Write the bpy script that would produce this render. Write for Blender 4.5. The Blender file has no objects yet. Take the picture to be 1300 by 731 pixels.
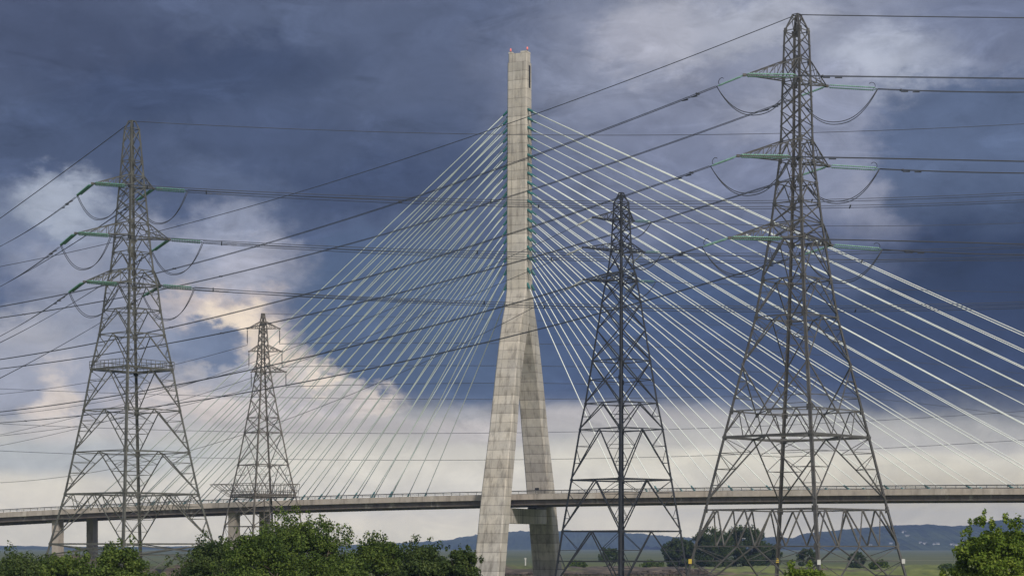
import bpy, bmesh, math, random
import numpy as np
from mathutils import Vector, Matrix

SC = bpy.context.scene
COL = SC.collection
F = 2443.0            # focal length in photograph pixels (1300 wide)
HX, HY = 650.0, 693.0 # principal column, horizon row
CZ = 7.4              # camera height
V3 = Vector

def at(px, py, Y):
    return V3(((px - HX) * Y / F, Y, CZ + (HY - py) * Y / F))

# ------------------------------------------------------------------ helpers
def tag(o, label=None, cat=None, group=None, kind=None):
    if label: o['label'] = label
    if cat: o['category'] = cat
    if group: o['group'] = group
    if kind: o['kind'] = kind
    return o

def empty(name, loc=(0, 0, 0)):
    o = bpy.data.objects.new(name, None)
    COL.objects.link(o)
    o.location = loc
    o.empty_display_size = 1.0
    return o

def mesh_obj(name, verts, faces, mat, parent=None, smooth=False):
    """vertices are given in world space; they are stored relative to the thing's root"""
    off = V3((0, 0, 0))
    p = parent
    while p is not None:
        off += p.location
        p = p.parent
    me = bpy.data.meshes.new(name)
    me.from_pydata([(v[0] - off.x, v[1] - off.y, v[2] - off.z) for v in verts], [], faces)
    if mat: me.materials.append(mat)
    if smooth:
        me.polygons.foreach_set('use_smooth', [True] * len(me.polygons))
    me.update()
    o = bpy.data.objects.new(name, me)
    COL.objects.link(o)
    if parent: o.parent = parent
    return o

class MB:
    def __init__(s):
        s.v = []; s.f = []
    def add(s, vs, fs):
        n = len(s.v)
        s.v += [tuple(v) for v in vs]
        s.f += [tuple(i + n for i in f) for f in fs]
    def bar(s, p, q, w, h=None, up=None):
        """square steel member from p to q"""
        p = V3(p); q = V3(q); d = q - p
        if d.length < 1e-6: return
        d.normalize()
        u = V3(up) if up else (V3((0, 0, 1)) if abs(d.z) < 0.95 else V3((1, 0, 0)))
        a = d.cross(u)
        if a.length < 1e-5: a = d.cross(V3((0, 1, 0)))
        a.normalize(); b = a.cross(d)
        h = h or w
        a *= w / 2; b *= h / 2
        vs = [p - a - b, p + a - b, p + a + b, p - a + b, q - a - b, q + a - b, q + a + b, q - a + b]
        s.add(vs, [(0, 1, 2, 3), (7, 6, 5, 4), (0, 4, 5, 1), (1, 5, 6, 2), (2, 6, 7, 3), (3, 7, 4, 0)])
    def angle(s, p, q, w, n1, n2, t=0.03):
        """L-section: two thin legs at right angles, as rolled steel angle"""
        p = V3(p); q = V3(q)
        n1 = V3(n1); n2 = V3(n2)
        for n, m in ((n1, n2), (n2, n1)):
            vs = [p, p + n * w, p + n * w + m * t, p + m * t, q, q + n * w, q + n * w + m * t, q + m * t]
            s.add(vs, [(0, 1, 2, 3), (7, 6, 5, 4), (0, 4, 5, 1), (1, 5, 6, 2), (2, 6, 7, 3), (3, 7, 4, 0)])
    def box(s, c, dx, dy, dz, ax=(1, 0, 0), ay=(0, 1, 0)):
        c = V3(c); ax = V3(ax) * dx / 2; ay = V3(ay) * dy / 2; az = V3((0, 0, dz / 2))
        vs = [c + sx * ax + sy * ay + sz * az for sz in (-1, 1) for sx, sy in ((-1, -1), (1, -1), (1, 1), (-1, 1))]
        s.add(vs, [(3, 2, 1, 0), (4, 5, 6, 7), (0, 1, 5, 4), (1, 2, 6, 5), (2, 3, 7, 6), (3, 0, 4, 7)])
    def tube(s, pts, r, n=6, cap=True):
        pts = [V3(p) for p in pts]
        rs = r if isinstance(r, (list, tuple)) else [r] * len(pts)
        base = len(s.v)
        prev = None
        for i, p in enumerate(pts):
            d = (pts[min(i + 1, len(pts) - 1)] - pts[max(i - 1, 0)])
            if d.length < 1e-9: d = V3((0, 0, 1))
            d.normalize()
            if prev is None:
                u = V3((0, 0, 1)) if abs(d.z) < 0.9 else V3((1, 0, 0))
                a = d.cross(u).normalized()
            else:
                a = (prev - d * prev.dot(d)).normalized()
            prev = a
            b = d.cross(a)
            for k in range(n):
                t = 2 * math.pi * k / n
                s.v.append(tuple(p + (a * math.cos(t) + b * math.sin(t)) * rs[i]))
        for i in range(len(pts) - 1):
            for k in range(n):
                s.f.append((base + i * n + k, base + i * n + (k + 1) % n, base + (i + 1) * n + (k + 1) % n, base + (i + 1) * n + k))
        if cap:
            s.f.append(tuple(base + k for k in reversed(range(n))))
            s.f.append(tuple(base + (len(pts) - 1) * n + k for k in range(n)))
    def build(s, name, mat, parent=None, smooth=False):
        return mesh_obj(name, s.v, s.f, mat, parent, smooth)

# ------------------------------------------------------------------ node helpers
class NB:
    def __init__(s, tree):
        s.t = tree; s.n = tree.nodes; s.l = tree.links
    def link(s, a, b): s.l.new(a, b)
    def put(s, inp, v):
        if hasattr(v, 'is_linked') or hasattr(v, 'links'): s.l.new(v, inp)
        else: inp.default_value = v
    def math(s, op, a, b=None, c=None, clamp=False):
        n = s.n.new('ShaderNodeMath'); n.operation = op; n.use_clamp = clamp
        s.put(n.inputs[0], a)
        if b is not None: s.put(n.inputs[1], b)
        if c is not None: s.put(n.inputs[2], c)
        return n.outputs[0]
    def vmath(s, op, a, b=None, out=0, scale=None):
        n = s.n.new('ShaderNodeVectorMath'); n.operation = op
        s.put(n.inputs[0], a)
        if b is not None: s.put(n.inputs[1], b)
        if scale is not None: s.put(n.inputs['Scale'], scale)
        return n.outputs[out]
    def noise(s, vec, scale, detail=4, rough=0.55, out=0, dist=0.0):
        n = s.n.new('ShaderNodeTexNoise')
        s.put(n.inputs['Vector'], vec)
        n.inputs['Scale'].default_value = scale; n.inputs['Detail'].default_value = detail
        n.inputs['Roughness'].default_value = rough; n.inputs['Distortion'].default_value = dist
        return n.outputs[out]
    def mapr(s, v, a, b, c=0.0, d=1.0, kind='SMOOTHSTEP'):
        n = s.n.new('ShaderNodeMapRange'); n.interpolation_type = kind
        s.put(n.inputs[0], v); s.put(n.inputs[1], a); s.put(n.inputs[2], b); s.put(n.inputs[3], c); s.put(n.inputs[4], d)
        return n.outputs[0]
    def mix(s, fac, a, b, kind='MIX'):
        n = s.n.new('ShaderNodeMix'); n.data_type = 'RGBA'; n.blend_type = kind
        s.put(n.inputs[0], fac); s.put(n.inputs[6], a); s.put(n.inputs[7], b)
        return n.outputs[2]
    def ramp(s, fac, stops, interp='LINEAR'):
        n = s.n.new('ShaderNodeValToRGB'); n.color_ramp.interpolation = interp
        e = n.color_ramp.elements
        while len(e) < len(stops): e.new(0.5)
        for el, (p, c) in zip(e, stops):
            el.position = p; el.color = c
        s.put(n.inputs[0], fac)
        return n.outputs[0]
    def mapping(s, vec, loc=(0, 0, 0), rot=(0, 0, 0), sc=(1, 1, 1), kind='POINT'):
        n = s.n.new('ShaderNodeMapping'); n.vector_type = kind
        s.put(n.inputs[0], vec)
        n.inputs[1].default_value = loc; n.inputs[2].default_value = rot; n.inputs[3].default_value = sc
        return n.outputs[0]
    def sep(s, v):
        n = s.n.new('ShaderNodeSeparateXYZ'); s.put(n.inputs[0], v); return n.outputs
    def comb(s, x, y, z):
        n = s.n.new('ShaderNodeCombineXYZ'); s.put(n.inputs[0], x); s.put(n.inputs[1], y); s.put(n.inputs[2], z); return n.outputs[0]

def lin(c):
    def g(v):
        v /= 255.0
        return v / 12.92 if v <= 0.04045 else ((v + 0.055) / 1.055) ** 2.4
    return (g(c[0]), g(c[1]), g(c[2]), 1.0)

HZ_DENS, HZ_S = 1.2e-4, (0.133, 0.20, 0.364)
def beyond(c, py):
    tan = max(0.004, (HY - py) / F)
    L = min(6700.0, 118.0 / tan); t = math.exp(-HZ_DENS * L)
    return tuple(max(0.0, (v - s * (1 - t)) / t) for v, s in zip(lin(c)[:3], HZ_S)) + (1.0,)

def new_mat(name):
    m = bpy.data.materials.new(name); m.use_nodes = True
    nb = NB(m.node_tree)
    bs = m.node_tree.nodes['Principled BSDF']
    return m, nb, bs

def simple(name, col, rough=0.6, metal=0.0, var=0.25, scale=0.6, spec=0.4, dirt=None):
    m, nb, bs = new_mat(name)
    tc = nb.n.new('ShaderNodeTexCoord').outputs['Object']
    n = nb.noise(tc, scale, 6, 0.65)
    f = nb.mapr(n, 0.3, 0.7, 0, 1, 'LINEAR')
    a = tuple(c * (1 - var) for c in col[:3]) + (1,)
    b = tuple(min(1, c * (1 + var)) for c in col[:3]) + (1,)
    c = nb.mix(f, a, b)
    if dirt:
        f2 = nb.mapr(nb.noise(tc, scale * 3.1, 5, 0.7), 0.52, 0.68)
        c = nb.mix(nb.math('MULTIPLY', f2, 0.8), c, tuple(dirt) + (1,))
    nb.link(c, bs.inputs['Base Color'])
    bs.inputs['Roughness'].default_value = rough
    bs.inputs['Metallic'].default_value = metal
    bs.inputs['Specular IOR Level'].default_value = spec
    return m

M = {}
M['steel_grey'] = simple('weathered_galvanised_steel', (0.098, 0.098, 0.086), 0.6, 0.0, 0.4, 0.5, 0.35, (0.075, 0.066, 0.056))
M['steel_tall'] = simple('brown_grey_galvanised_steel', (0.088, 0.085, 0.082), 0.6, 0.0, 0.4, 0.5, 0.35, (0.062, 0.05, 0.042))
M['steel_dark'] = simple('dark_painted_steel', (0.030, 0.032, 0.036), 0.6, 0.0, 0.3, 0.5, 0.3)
M['steel_brown'] = simple('brownish_weathered_steel', (0.125, 0.113, 0.098), 0.65, 0.0, 0.3, 0.5, 0.3, (0.09, 0.07, 0.055))
M['conductor'] = simple('aluminium_conductor', (0.05, 0.054, 0.064), 0.6, 0.0, 0.2, 0.3, 0.3)
M['glass_green'] = simple('green_glass_insulator', (0.20, 0.37, 0.30), 0.22, 0.0, 0.25, 2.0, 0.6)
M['glass_dark'] = simple('dark_green_glass_insulator', (0.085, 0.21, 0.15), 0.22, 0.0, 0.25, 2.0, 0.6)
M['glass_pale'] = simple('pale_insulator', (0.5, 0.5, 0.46), 0.2, 0.0, 0.2, 2.0, 0.6)
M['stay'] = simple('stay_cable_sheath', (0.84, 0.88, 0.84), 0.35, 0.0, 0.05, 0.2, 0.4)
M['stay_back'] = simple('shaded_stay_sheath', (0.50, 0.56, 0.53), 0.45, 0.0, 0.12, 0.2, 0.35)  # back-span stays: their shadowed, silhouetted look is put into a darker, greener colour
M['teal'] = simple('teal_painted_socket', (0.025, 0.13, 0.125), 0.45, 0.0, 0.25, 1.0, 0.4)
M['socket_low'] = simple('blue_green_painted_socket', (0.07, 0.17, 0.175), 0.45, 0.0, 0.25, 1.0, 0.4)
M['rail'] = simple('railing_steel', (0.05, 0.049, 0.048), 0.5, 0.0, 0.2, 1.0, 0.4)
M['dark'] = simple('dark_recess', (0.02, 0.02, 0.02), 0.8)
M['sign_yellow'] = simple('yellow_sign', (0.5, 0.36, 0.05), 0.5, 0, 0.08, 2.0)
M['sign_white'] = simple('white_sign', (0.5, 0.5, 0.48), 0.5, 0, 0.05, 2.0)
M['post_white'] = simple('white_post', (0.5, 0.5, 0.47), 0.6, 0, 0.1, 2.0)
M['bark'] = simple('bark', (0.075, 0.06, 0.045), 0.9, 0, 0.4, 3.0)
M['render'] = simple('white_render', (0.45, 0.45, 0.43), 0.8, 0, 0.06, 0.2)
M['slate'] = simple('slate_roof', (0.10, 0.10, 0.11), 0.7, 0, 0.2, 0.4)
M['rock'] = simple('rock', (0.075, 0.058, 0.048), 0.9, 0, 0.55, 0.5, 0.3, (0.045, 0.035, 0.03))
def lamp_mat():
    m, nb, bs = new_mat('red_lamp_glass')
    bs.inputs['Base Color'].default_value = (0.75, 0.12, 0.10, 1)
    bs.inputs['Emission Color'].default_value = (1, 0.5, 0.42, 1)
    bs.inputs['Emission Strength'].default_value = 0.2
    return m
M['lamp'] = lamp_mat()

def concrete(name, base, warm, joints=True, dirt=0.5):
    m, nb, bs = new_mat(name)
    tc = nb.n.new('ShaderNodeTexCoord').outputs['Object']
    x, y, z = nb.sep(tc)[:3]
    big = nb.noise(tc, 0.09, 5, 0.6)
    fine = nb.noise(tc, 1.1, 6, 0.7)
    streak = nb.noise(nb.mapping(tc, sc=(0.9, 0.9, 0.07)), 1.0, 5, 0.65)
    c = nb.mix(nb.mapr(big, 0.35, 0.68), base + (1,), warm + (1,))
    c = nb.mix(nb.mapr(fine, 0.35, 0.7, 0, 0.35, 'LINEAR'), c, tuple(v * 0.6 for v in base) + (1,))
    c = nb.mix(nb.mapr(streak, 0.48, 0.72, 0, dirt), c, tuple(v * 0.42 for v in warm) + (1,))
    patch = nb.noise(nb.mapping(tc, loc=(4, 9, 2), sc=(0.35, 0.35, 0.16)), 1.0, 7, 0.72)
    c = nb.mix(nb.mapr(patch, 0.50, 0.70, 0, 0.75), c, tuple(v * 0.5 for v in base) + (1,))
    c = nb.mix(nb.mapr(patch, 0.44, 0.30, 0, 0.45), c, (0.62, 0.585, 0.53, 1))
    if joints:
        # lifts cast one after another: each 2.02 m high, slightly different in tone
        zz = nb.math('DIVIDE', z, 2.02)
        fl = nb.math('FLOOR', zz)
        wn = nb.n.new('ShaderNodeTexWhiteNoise'); wn.noise_dimensions = '1D'
        nb.link(fl, wn.inputs['W'])
        tone = nb.mapr(wn.outputs['Value'], 0, 1, 0.80, 1.12, 'LINEAR')
        c = nb.mix(1.0, c, nb.comb(tone, tone, tone), 'MULTIPLY')
        uu = nb.math('SUBTRACT', nb.math('MULTIPLY', x, 0.925), nb.math('MULTIPLY', y, 0.38))
        jv = nb.math('LESS_THAN', nb.math('ABSOLUTE', nb.math('ADD', uu, 1.15)), 0.07)
        c = nb.mix(nb.math('MULTIPLY', jv, 0.4), c, (0.11, 0.10, 0.085, 1))
        fr = nb.math('FRACT', zz)
        j = nb.math('LESS_THAN', fr, 0.05)
        c = nb.mix(nb.math('MULTIPLY', j, 0.62), c, (0.09, 0.08, 0.07, 1))
        below = nb.mapr(fr, 0.05, 0.5, 0.22, 0.0, 'LINEAR')
        below = nb.math('MULTIPLY', below, nb.mapr(streak, 0.42, 0.6))
        c = nb.mix(below, c, (0.12, 0.10, 0.08, 1))
    nb.link(c, bs.inputs['Base Color'])
    bs.inputs['Roughness'].default_value = 0.85
    bs.inputs['Specular IOR Level'].default_value = 0.2
    bp = nb.n.new('ShaderNodeBump'); bp.inputs['Strength'].default_value = 0.25; bp.inputs['Distance'].default_value = 0.1
    nb.link(fine, bp.inputs['Height']); nb.link(bp.outputs[0], bs.inputs['Normal'])
    return m
M['concrete'] = concrete('board_marked_concrete', (0.52, 0.485, 0.44), (0.53, 0.475, 0.40), dirt=0.8)
M['deck_conc'] = concrete('deck_concrete', (0.42, 0.375, 0.335), (0.43, 0.37, 0.315), joints=False, dirt=0.6)
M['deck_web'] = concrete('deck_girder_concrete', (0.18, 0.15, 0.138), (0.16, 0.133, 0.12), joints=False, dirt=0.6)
M['asphalt'] = simple('asphalt', (0.05, 0.05, 0.05), 0.9, 0, 0.2, 0.5)

def leaf_mat(name, a, b, c):
    m, nb, bs = new_mat(name)
    g = nb.n.new('ShaderNodeNewGeometry')
    r = g.outputs['Random Per Island']
    tc = nb.n.new('ShaderNodeTexCoord').outputs['Object']
    n = nb.noise(tc, 0.55, 4, 0.65)
    f = nb.math('ADD', nb.math('MULTIPLY', r, 0.45), nb.math('MULTIPLY', nb.mapr(n, 0.3, 0.7, 0, 1, 'LINEAR'), 0.55))
    col = nb.ramp(f, [(0.2, a + (1,)), (0.5, b + (1,)), (0.85, c + (1,))])
    nb.link(col, bs.inputs['Base Color'])
    bs.inputs['Roughness'].default_value = 0.6
    bs.inputs['Specular IOR Level'].default_value = 0.1
    tr = nb.n.new('ShaderNodeBsdfTranslucent'); nb.link(col, tr.inputs[0])
    mx = nb.n.new('ShaderNodeMixShader'); mx.inputs[0].default_value = 0.25
    out = m.node_tree.nodes['Material Output']
    nb.link(bs.outputs[0], mx.inputs[1]); nb.link(tr.outputs[0], mx.inputs[2]); nb.link(mx.outputs[0], out.inputs[0])
    return m
M['leaf_mid'] = leaf_mat('mid_green_leaves', (0.028, 0.052, 0.012), (0.082, 0.126, 0.026), (0.18, 0.225, 0.052))
M['leaf_far'] = leaf_mat('far_dark_leaves', (0.026, 0.044, 0.015), (0.052, 0.078, 0.026), (0.095, 0.125, 0.042))
M['leaf_bright'] = leaf_mat('bright_green_leaves', (0.045, 0.085, 0.012), (0.125, 0.185, 0.026), (0.24, 0.29, 0.05))
M['leaf_dark'] = leaf_mat('dark_green_leaves', (0.022, 0.040, 0.014), (0.056, 0.086, 0.025), (0.12, 0.152, 0.046))

# ------------------------------------------------------------------ camera
cam = bpy.data.cameras.new('camera')
cam.sensor_fit = 'HORIZONTAL'; cam.sensor_width = 36.0
cam.lens = F / 1300.0 * 36.0
cam.shift_y = (HY - 365.5) / 1300.0
cam.clip_start = 0.5; cam.clip_end = 60000
co = bpy.data.objects.new('camera', cam); COL.objects.link(co)
co.location = (0, 0, CZ); co.rotation_euler = (math.radians(90), 0, 0)
SC.camera = co

# ------------------------------------------------------------------ light and sky
SUN_AZ, SUN_EL = math.radians(156), math.radians(35)   # azimuth clockwise from +Y
sd = V3((math.sin(SUN_AZ) * math.cos(SUN_EL), math.cos(SUN_AZ) * math.cos(SUN_EL), math.sin(SUN_EL)))
sl = bpy.data.lights.new('sun', 'SUN'); sl.energy = 2.9; sl.angle = math.radians(9); sl.color = (1.0, 0.93, 0.83)
so = bpy.data.objects.new('sun', sl); COL.objects.link(so)
so.rotation_euler = sd.to_track_quat('Z', 'Y').to_euler()
so.location = (0, -50, 200)

w = bpy.data.worlds.new('World'); SC.world = w; w.use_nodes = True
nb = NB(w.node_tree)
bg = w.node_tree.nodes['Background']; bg.inputs['Strength'].default_value = 0.1
sky = nb.n.new('ShaderNodeTexSky'); sky.sky_type = 'NISHITA'; sky.sun_disc = False
sky.sun_elevation = SUN_EL; sky.sun_rotation = SUN_AZ; sky.dust_density = 2.0; sky.altitude = 10
dirv = nb.n.new('ShaderNodeTexCoord').outputs['Generated']
dx, dy, dz = nb.sep(dirv)[:3]
AZ = nb.math('ARCTAN2', dx, dy)
EL = nb.math('ARCSINE', nb.math('MINIMUM', nb.math('MAXIMUM', dz, -0.999), 0.999))
S = 24.43
U = nb.math('MULTIPLY', AZ, S); Vv = nb.math('MULTIPLY', EL, S)
P0 = nb.comb(U, Vv, 0.0)
nd = nb.vmath('SCALE', dirv, scale=S)
nd2 = nb.mapping(nd, sc=(1, 1, 1.6))
def warp(scale, amt, detail, loc):
    n = nb.noise(nb.mapping(nd2, loc=loc), scale, detail, 0.6, out=1)
    v = nb.vmath('SUBTRACT', n, (0.5, 0.5, 0.5))
    return nb.vmath('SCALE', v, scale=amt)
W1 = warp(0.55, 1.5, 6, (3.1, 0, 1.7))
W2 = warp(2.3, 0.85, 10, (7.7, 2, 4.2))
PS = nb.vmath('ADD', P0, W1)                  # soft forms
PC = nb.vmath('ADD', nb.vmath('ADD', P0, nb.vmath('SCALE', W1, scale=0.55)), W2)   # billowing forms
PB = nb.vmath('ADD', P0, nb.vmath('MULTIPLY', W1, (0.8, 0.16, 0)))                # flat banks
vs = nb.sep(nb.vmath('ADD', P0, nb.vmath('MULTIPLY', W1, (0.5, 0.22, 0))))[1]
g = nb.math('DIVIDE', vs, 16.0)
def el(py): return (HY - py) / 100.0
def ang(px, py):
    a = math.atan((px - HX) / F); e = math.atan((HY - py) / F * math.cos(a))
    return a * S, e * S
stops = [(-300, (150, 156, 168)), (-60, (108, 117, 141)), (60, (98, 108, 134)), (250, (85, 97, 126)), (400, (76, 93, 127)), (495, (90, 103, 132)),
         (530, (150, 154, 161)), (565, (194, 192, 188)), (600, (204, 201, 194)), (635, (204, 200, 193)), (660, (201, 197, 190)), (680, (198, 195, 188)), (689, (196, 193, 187))]
stops = sorted([(max(0.0, min(1, el(y) / 16.0)), beyond(c, y)) for y, c in stops])
col = nb.ramp(g, stops)
def blob(col, px, py, rx, ry, c, op=1.0, soft=0.5, rot=0.0, src=None):
    cx, cy = ang(px, py)
    mp = nb.mapping(src or PS, loc=(cx, cy, 0), rot=(0, 0, math.radians(rot)), sc=(rx / 100.0, ry / 100.0, 1.0), kind='TEXTURE')
    d = nb.vmath('LENGTH', mp, out=1)
    f = nb.mapr(d, 1 - soft, 1 + soft, op, 0.0)
    return nb.mix(f, col, beyond(c, py))
B = lambda *a, **k: globals().__setitem__('col', blob(col, *a, **k))
# storm cloud, upper left
B(330, 130, 430, 150, (79, 92, 121), 0.9, 0.6)
B(120, 50, 230, 70, (66, 76, 103), 0.7, 0.6)
B(400, 190, 200, 60, (73, 86, 116), 0.7, 0.6, src=PC)
B(560, 60, 160, 90, (90, 101, 128), 0.7, 0.7)
B(230, 110, 200, 40, (62, 75, 104), 0.75, 0.6, rot=12, src=PC)
B(480, 235, 150, 36, (64, 77, 107), 0.75, 0.6, rot=8, src=PC)
B(60, 190, 120, 36, (70, 83, 112), 0.7, 0.6, src=PC)
B(330, 20, 170, 26, (88, 100, 128), 0.6, 0.7, src=PC)
B(300, 235, 70, 26, (92, 105, 134), 0.7, 0.7, rot=-25, src=PC)
# grey veil, upper right
B(970, 90, 280, 130, (145, 151, 171), 0.95, 0.5, src=PC)
B(900, 230, 200, 110, (118, 126, 151), 0.8, 0.6)
B(850, 45, 50, 60, (178, 180, 193), 0.8, 0.6, rot=50, src=PC)
B(800, 60, 40, 30, (165, 167, 182), 0.7, 0.7, src=PC)
B(965, 30, 70, 32, (172, 176, 190), 0.8, 0.5, src=PC)
B(1150, 75, 85, 42, (188, 194, 210), 0.85, 0.6, src=PC)
B(1010, 140, 90, 40, (160, 164, 181), 0.6, 0.6, src=PC)
B(900, 110, 60, 30, (120, 127, 150), 0.6, 0.6, src=PC)
B(1270, 20, 130, 50, (112, 122, 149), 0.8, 0.6, src=PC)
B(1290, 120, 150, 55, (118, 128, 154), 0.7, 0.6, src=PC)
# lit wedge and the dark storm cloud whose edge cuts it off
B(1080, 220, 75, 110, (138, 145, 168), 0.85, 0.4, rot=25, src=PC)
B(1115, 270, 50, 45, (152, 157, 177), 0.7, 0.5, src=PC)
B(1330, 240, 225, 120, (88, 103, 133), 0.95, 0.13, rot=-25, src=PC)
B(1260, 390, 240, 120, (50, 64, 94), 0.95, 0.5)
B(800, 430, 330, 95, (72, 90, 124), 0.9, 0.6)
B(1150, 440, 260, 60, (58, 73, 106), 0.8, 0.6)
B(1000, 320, 120, 40, (92, 104, 135), 0.6, 0.7, src=PC)
# left-hand breaks in the cloud
B(60, 288, 110, 44, (130, 141, 165), 0.8, 0.6, src=PC)
B(75, 258, 46, 30, (172, 180, 196), 0.8, 0.7, src=PC)
B(25, 300, 40, 20, (112, 124, 152), 0.7, 0.6, src=PC)
B(150, 335, 50, 22, (122, 132, 157), 0.6, 0.6, src=PC)
B(190, 355, 170, 62, (152, 157, 175), 0.9, 0.4, src=PC)
B(300, 300, 55, 40, (150, 157, 178), 0.75, 0.5, src=PC)
B(330, 350, 60, 40, (165, 166, 180), 0.7, 0.5, src=PC)
B(110, 475, 210, 62, (158, 163, 180), 0.95, 0.4, src=PC)
B(250, 480, 90, 30, (122, 134, 160), 0.75, 0.5, src=PC)
B(50, 430, 90, 30, (171, 172, 182), 0.7, 0.6, src=PC)
# blue gap, then bright cumulus
B(500, 400, 150, 95, (83, 101, 132), 0.92, 0.35, src=PC)
B(590, 465, 110, 45, (82, 100, 131), 0.9, 0.4, src=PC)
B(270, 397, 85, 30, (205, 192, 187), 0.85, 0.5, src=PC)
B(300, 405, 40, 20, (246, 229, 208), 0.85, 0.6, src=PC)
B(272, 440, 55, 26, (106, 122, 152), 0.9, 0.35, src=PC)
B(350, 520, 140, 38, (200, 193, 192), 0.9, 0.5, rot=-8, src=PC)
B(352, 450, 36, 42, (236, 220, 204), 0.85, 0.5, rot=30, src=PC)
B(415, 482, 44, 22, (238, 224, 209), 0.85, 0.5, rot=-25, src=PC)
B(472, 514, 40, 20, (218, 207, 199), 0.8, 0.5, src=PC)
B(385, 470, 20, 12, (192, 188, 192), 0.7, 0.6, src=PC)
B(350, 520, 60, 14, (196, 192, 196), 0.7, 0.6, src=PC)
B(440, 520, 40, 10, (200, 194, 196), 0.7, 0.6, src=PC)
B(75, 520, 30, 40, (224, 212, 203), 0.8, 0.6, src=PC)
B(230, 512, 80, 22, (206, 197, 194), 0.7, 0.6, src=PC)
B(130, 545, 120, 16, (196, 194, 196), 0.7, 0.6, src=PC)
B(300, 480, 50, 16, (160, 164, 178), 0.75, 0.6, src=PC)
B(385, 505, 60, 12, (176, 174, 180), 0.75, 0.6, rot=-15, src=PC)
B(440, 500, 26, 10, (170, 170, 178), 0.7, 0.6, src=PC)
B(190, 330, 60, 22, (120, 131, 156), 0.7, 0.6, src=PC)
B(130, 400, 110, 26, (140, 147, 167), 0.7, 0.6, src=PC)
B(170, 440, 90, 22, (132, 142, 165), 0.7, 0.6, src=PC)
# flat banks low down
B(440, 542, 170, 10, (176, 173, 176), 0.8, 0.6, src=PB)
B(90, 580, 200, 22, (168, 174, 181), 0.85, 0.5, src=PB)
B(740, 532, 170, 18, (178, 175, 178), 0.85, 0.6, src=PB)
B(600, 550, 70, 14, (186, 182, 184), 0.8, 0.6, src=PB)
B(1010, 545, 260, 18, (182, 181, 181), 0.6, 0.7, src=PB)
B(1000, 588, 300, 14, (214, 210, 198), 0.7, 0.7, src=PB)
B(1120, 565, 200, 9, (172, 172, 176), 0.6, 0.7, src=PB)
B(1200, 640, 300, 40, (173, 171, 167), 0.85, 0.6, src=PB)
B(470, 610, 260, 30, (208, 205, 199), 0.7, 0.7, src=PB)
# thin layers: pale wisps and darker shreds drifting in front
wn1 = nb.noise(nb.mapping(nd2, loc=(11, 3, 6), sc=(0.7, 0.7, 1.25)), 0.85, 11, 0.66, dist=1.1)
wn2 = nb.noise(nb.mapping(nd2, loc=(2, 14, 8), sc=(0.8, 0.8, 1.5)), 1.2, 11, 0.64, dist=0.9)
k1 = nb.mapr(wn1, 0.50, 0.72, 1.0, 1.26)
k2 = nb.mapr(wn2, 0.50, 0.74, 1.0, 0.80)
kk = nb.math('MULTIPLY', k1, k2)
lowf = nb.mapr(Vv, el(640), el(500), 0.25, 1.0)
kk = nb.math('ADD', nb.math('MULTIPLY', nb.math('SUBTRACT', kk, 1.0), lowf), 1.0)
col = nb.mix(1.0, col, nb.comb(kk, kk, kk), 'MULTIPLY')
# grain of the cloud
fb = nb.noise(nb.mapping(nd2, loc=(1, 5, 9)), 1.5, 10, 0.62, dist=0.6)
k = nb.mapr(fb, 0.25, 0.75, 0.85, 1.15, 'LINEAR')
col = nb.mix(1.0, col, nb.comb(k, k, k), 'MULTIPLY')
# broken sky to the sides, overhead and behind: unseen, made brighter to light the scene
rear_n = nb.noise(nd2, 0.12, 6, 0.6)
rear = nb.mix(nb.mapr(rear_n, 0.4, 0.65), lin((205, 208, 212)), lin((150, 160, 178)))
side = nb.mapr(nb.math('ABSOLUTE', AZ), 0.33, 1.1)
up = nb.mapr(EL, 0.38, 0.95)
rf = nb.math('MAXIMUM', side, up)
col = nb.mix(rf, col, rear)
ten = nb.vmath('SCALE', col, scale=10.0)
nf = nb.math('ADD', nb.math('MULTIPLY', rf, 0.25), 0.02)
fin = nb.mix(nf, ten, sky.outputs[0])
nb.link(fin, bg.inputs['Color'])

SC.view_settings.view_transform = 'Standard'
SC.view_settings.look = 'None'
SC.view_settings.exposure = 0.0
SC.view_settings.gamma = 1.0
SC.view_settings.use_curve_mapping = False
SC.render.engine = 'CYCLES'
SC.cycles.max_bounces = 6
SC.cycles.volume_bounces = 0
SC.cycles.use_denoising = True

# ------------------------------------------------------------------ ground, bank, hills, haze
def ground_mat():
    m, nb, bs = new_mat('marsh_and_rough_grass')
    pos = nb.n.new('ShaderNodeNewGeometry').outputs['Position']
    x, y, z = nb.sep(pos)[:3]
    n1 = nb.noise(nb.mapping(pos, sc=(0.012, 0.006, 1)), 1.0, 7, 0.65)
    n2 = nb.noise(nb.mapping(pos, sc=(0.11, 0.035, 1)), 1.0, 6, 0.7)
    n3 = nb.noise(nb.mapping(pos, sc=(0.004, 0.0012, 1)), 1.0, 5, 0.6)
    near = nb.ramp(n2, [(0.32, (0.065, 0.09, 0.022, 1)), (0.5, (0.135, 0.165, 0.042, 1)), (0.68, (0.175, 0.17, 0.06, 1)), (0.75, (0.16, 0.13, 0.085, 1))])
    marsh = nb.ramp(n1, [(0.3, (0.062, 0.078, 0.038, 1)), (0.5, (0.098, 0.112, 0.055, 1)), (0.7, (0.14, 0.135, 0.068, 1))])
    marsh = nb.mix(nb.mapr(n3, 0.5, 0.62, 0, 0.6), marsh, (0.055, 0.072, 0.045, 1))
    f = nb.mapr(nb.math('ADD', y, nb.math('MULTIPLY', n1, 300)), 650, 1050)
    c = nb.mix(f, near, marsh)
    nb.link(c, bs.inputs['Base Color'])
    bs.inputs['Roughness'].default_value = 0.95; bs.inputs['Specular IOR Level'].default_value = 0.1
    return m
M['ground'] = ground_mat()
random.seed(11); np.random.seed(11)
G = 6500
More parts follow.
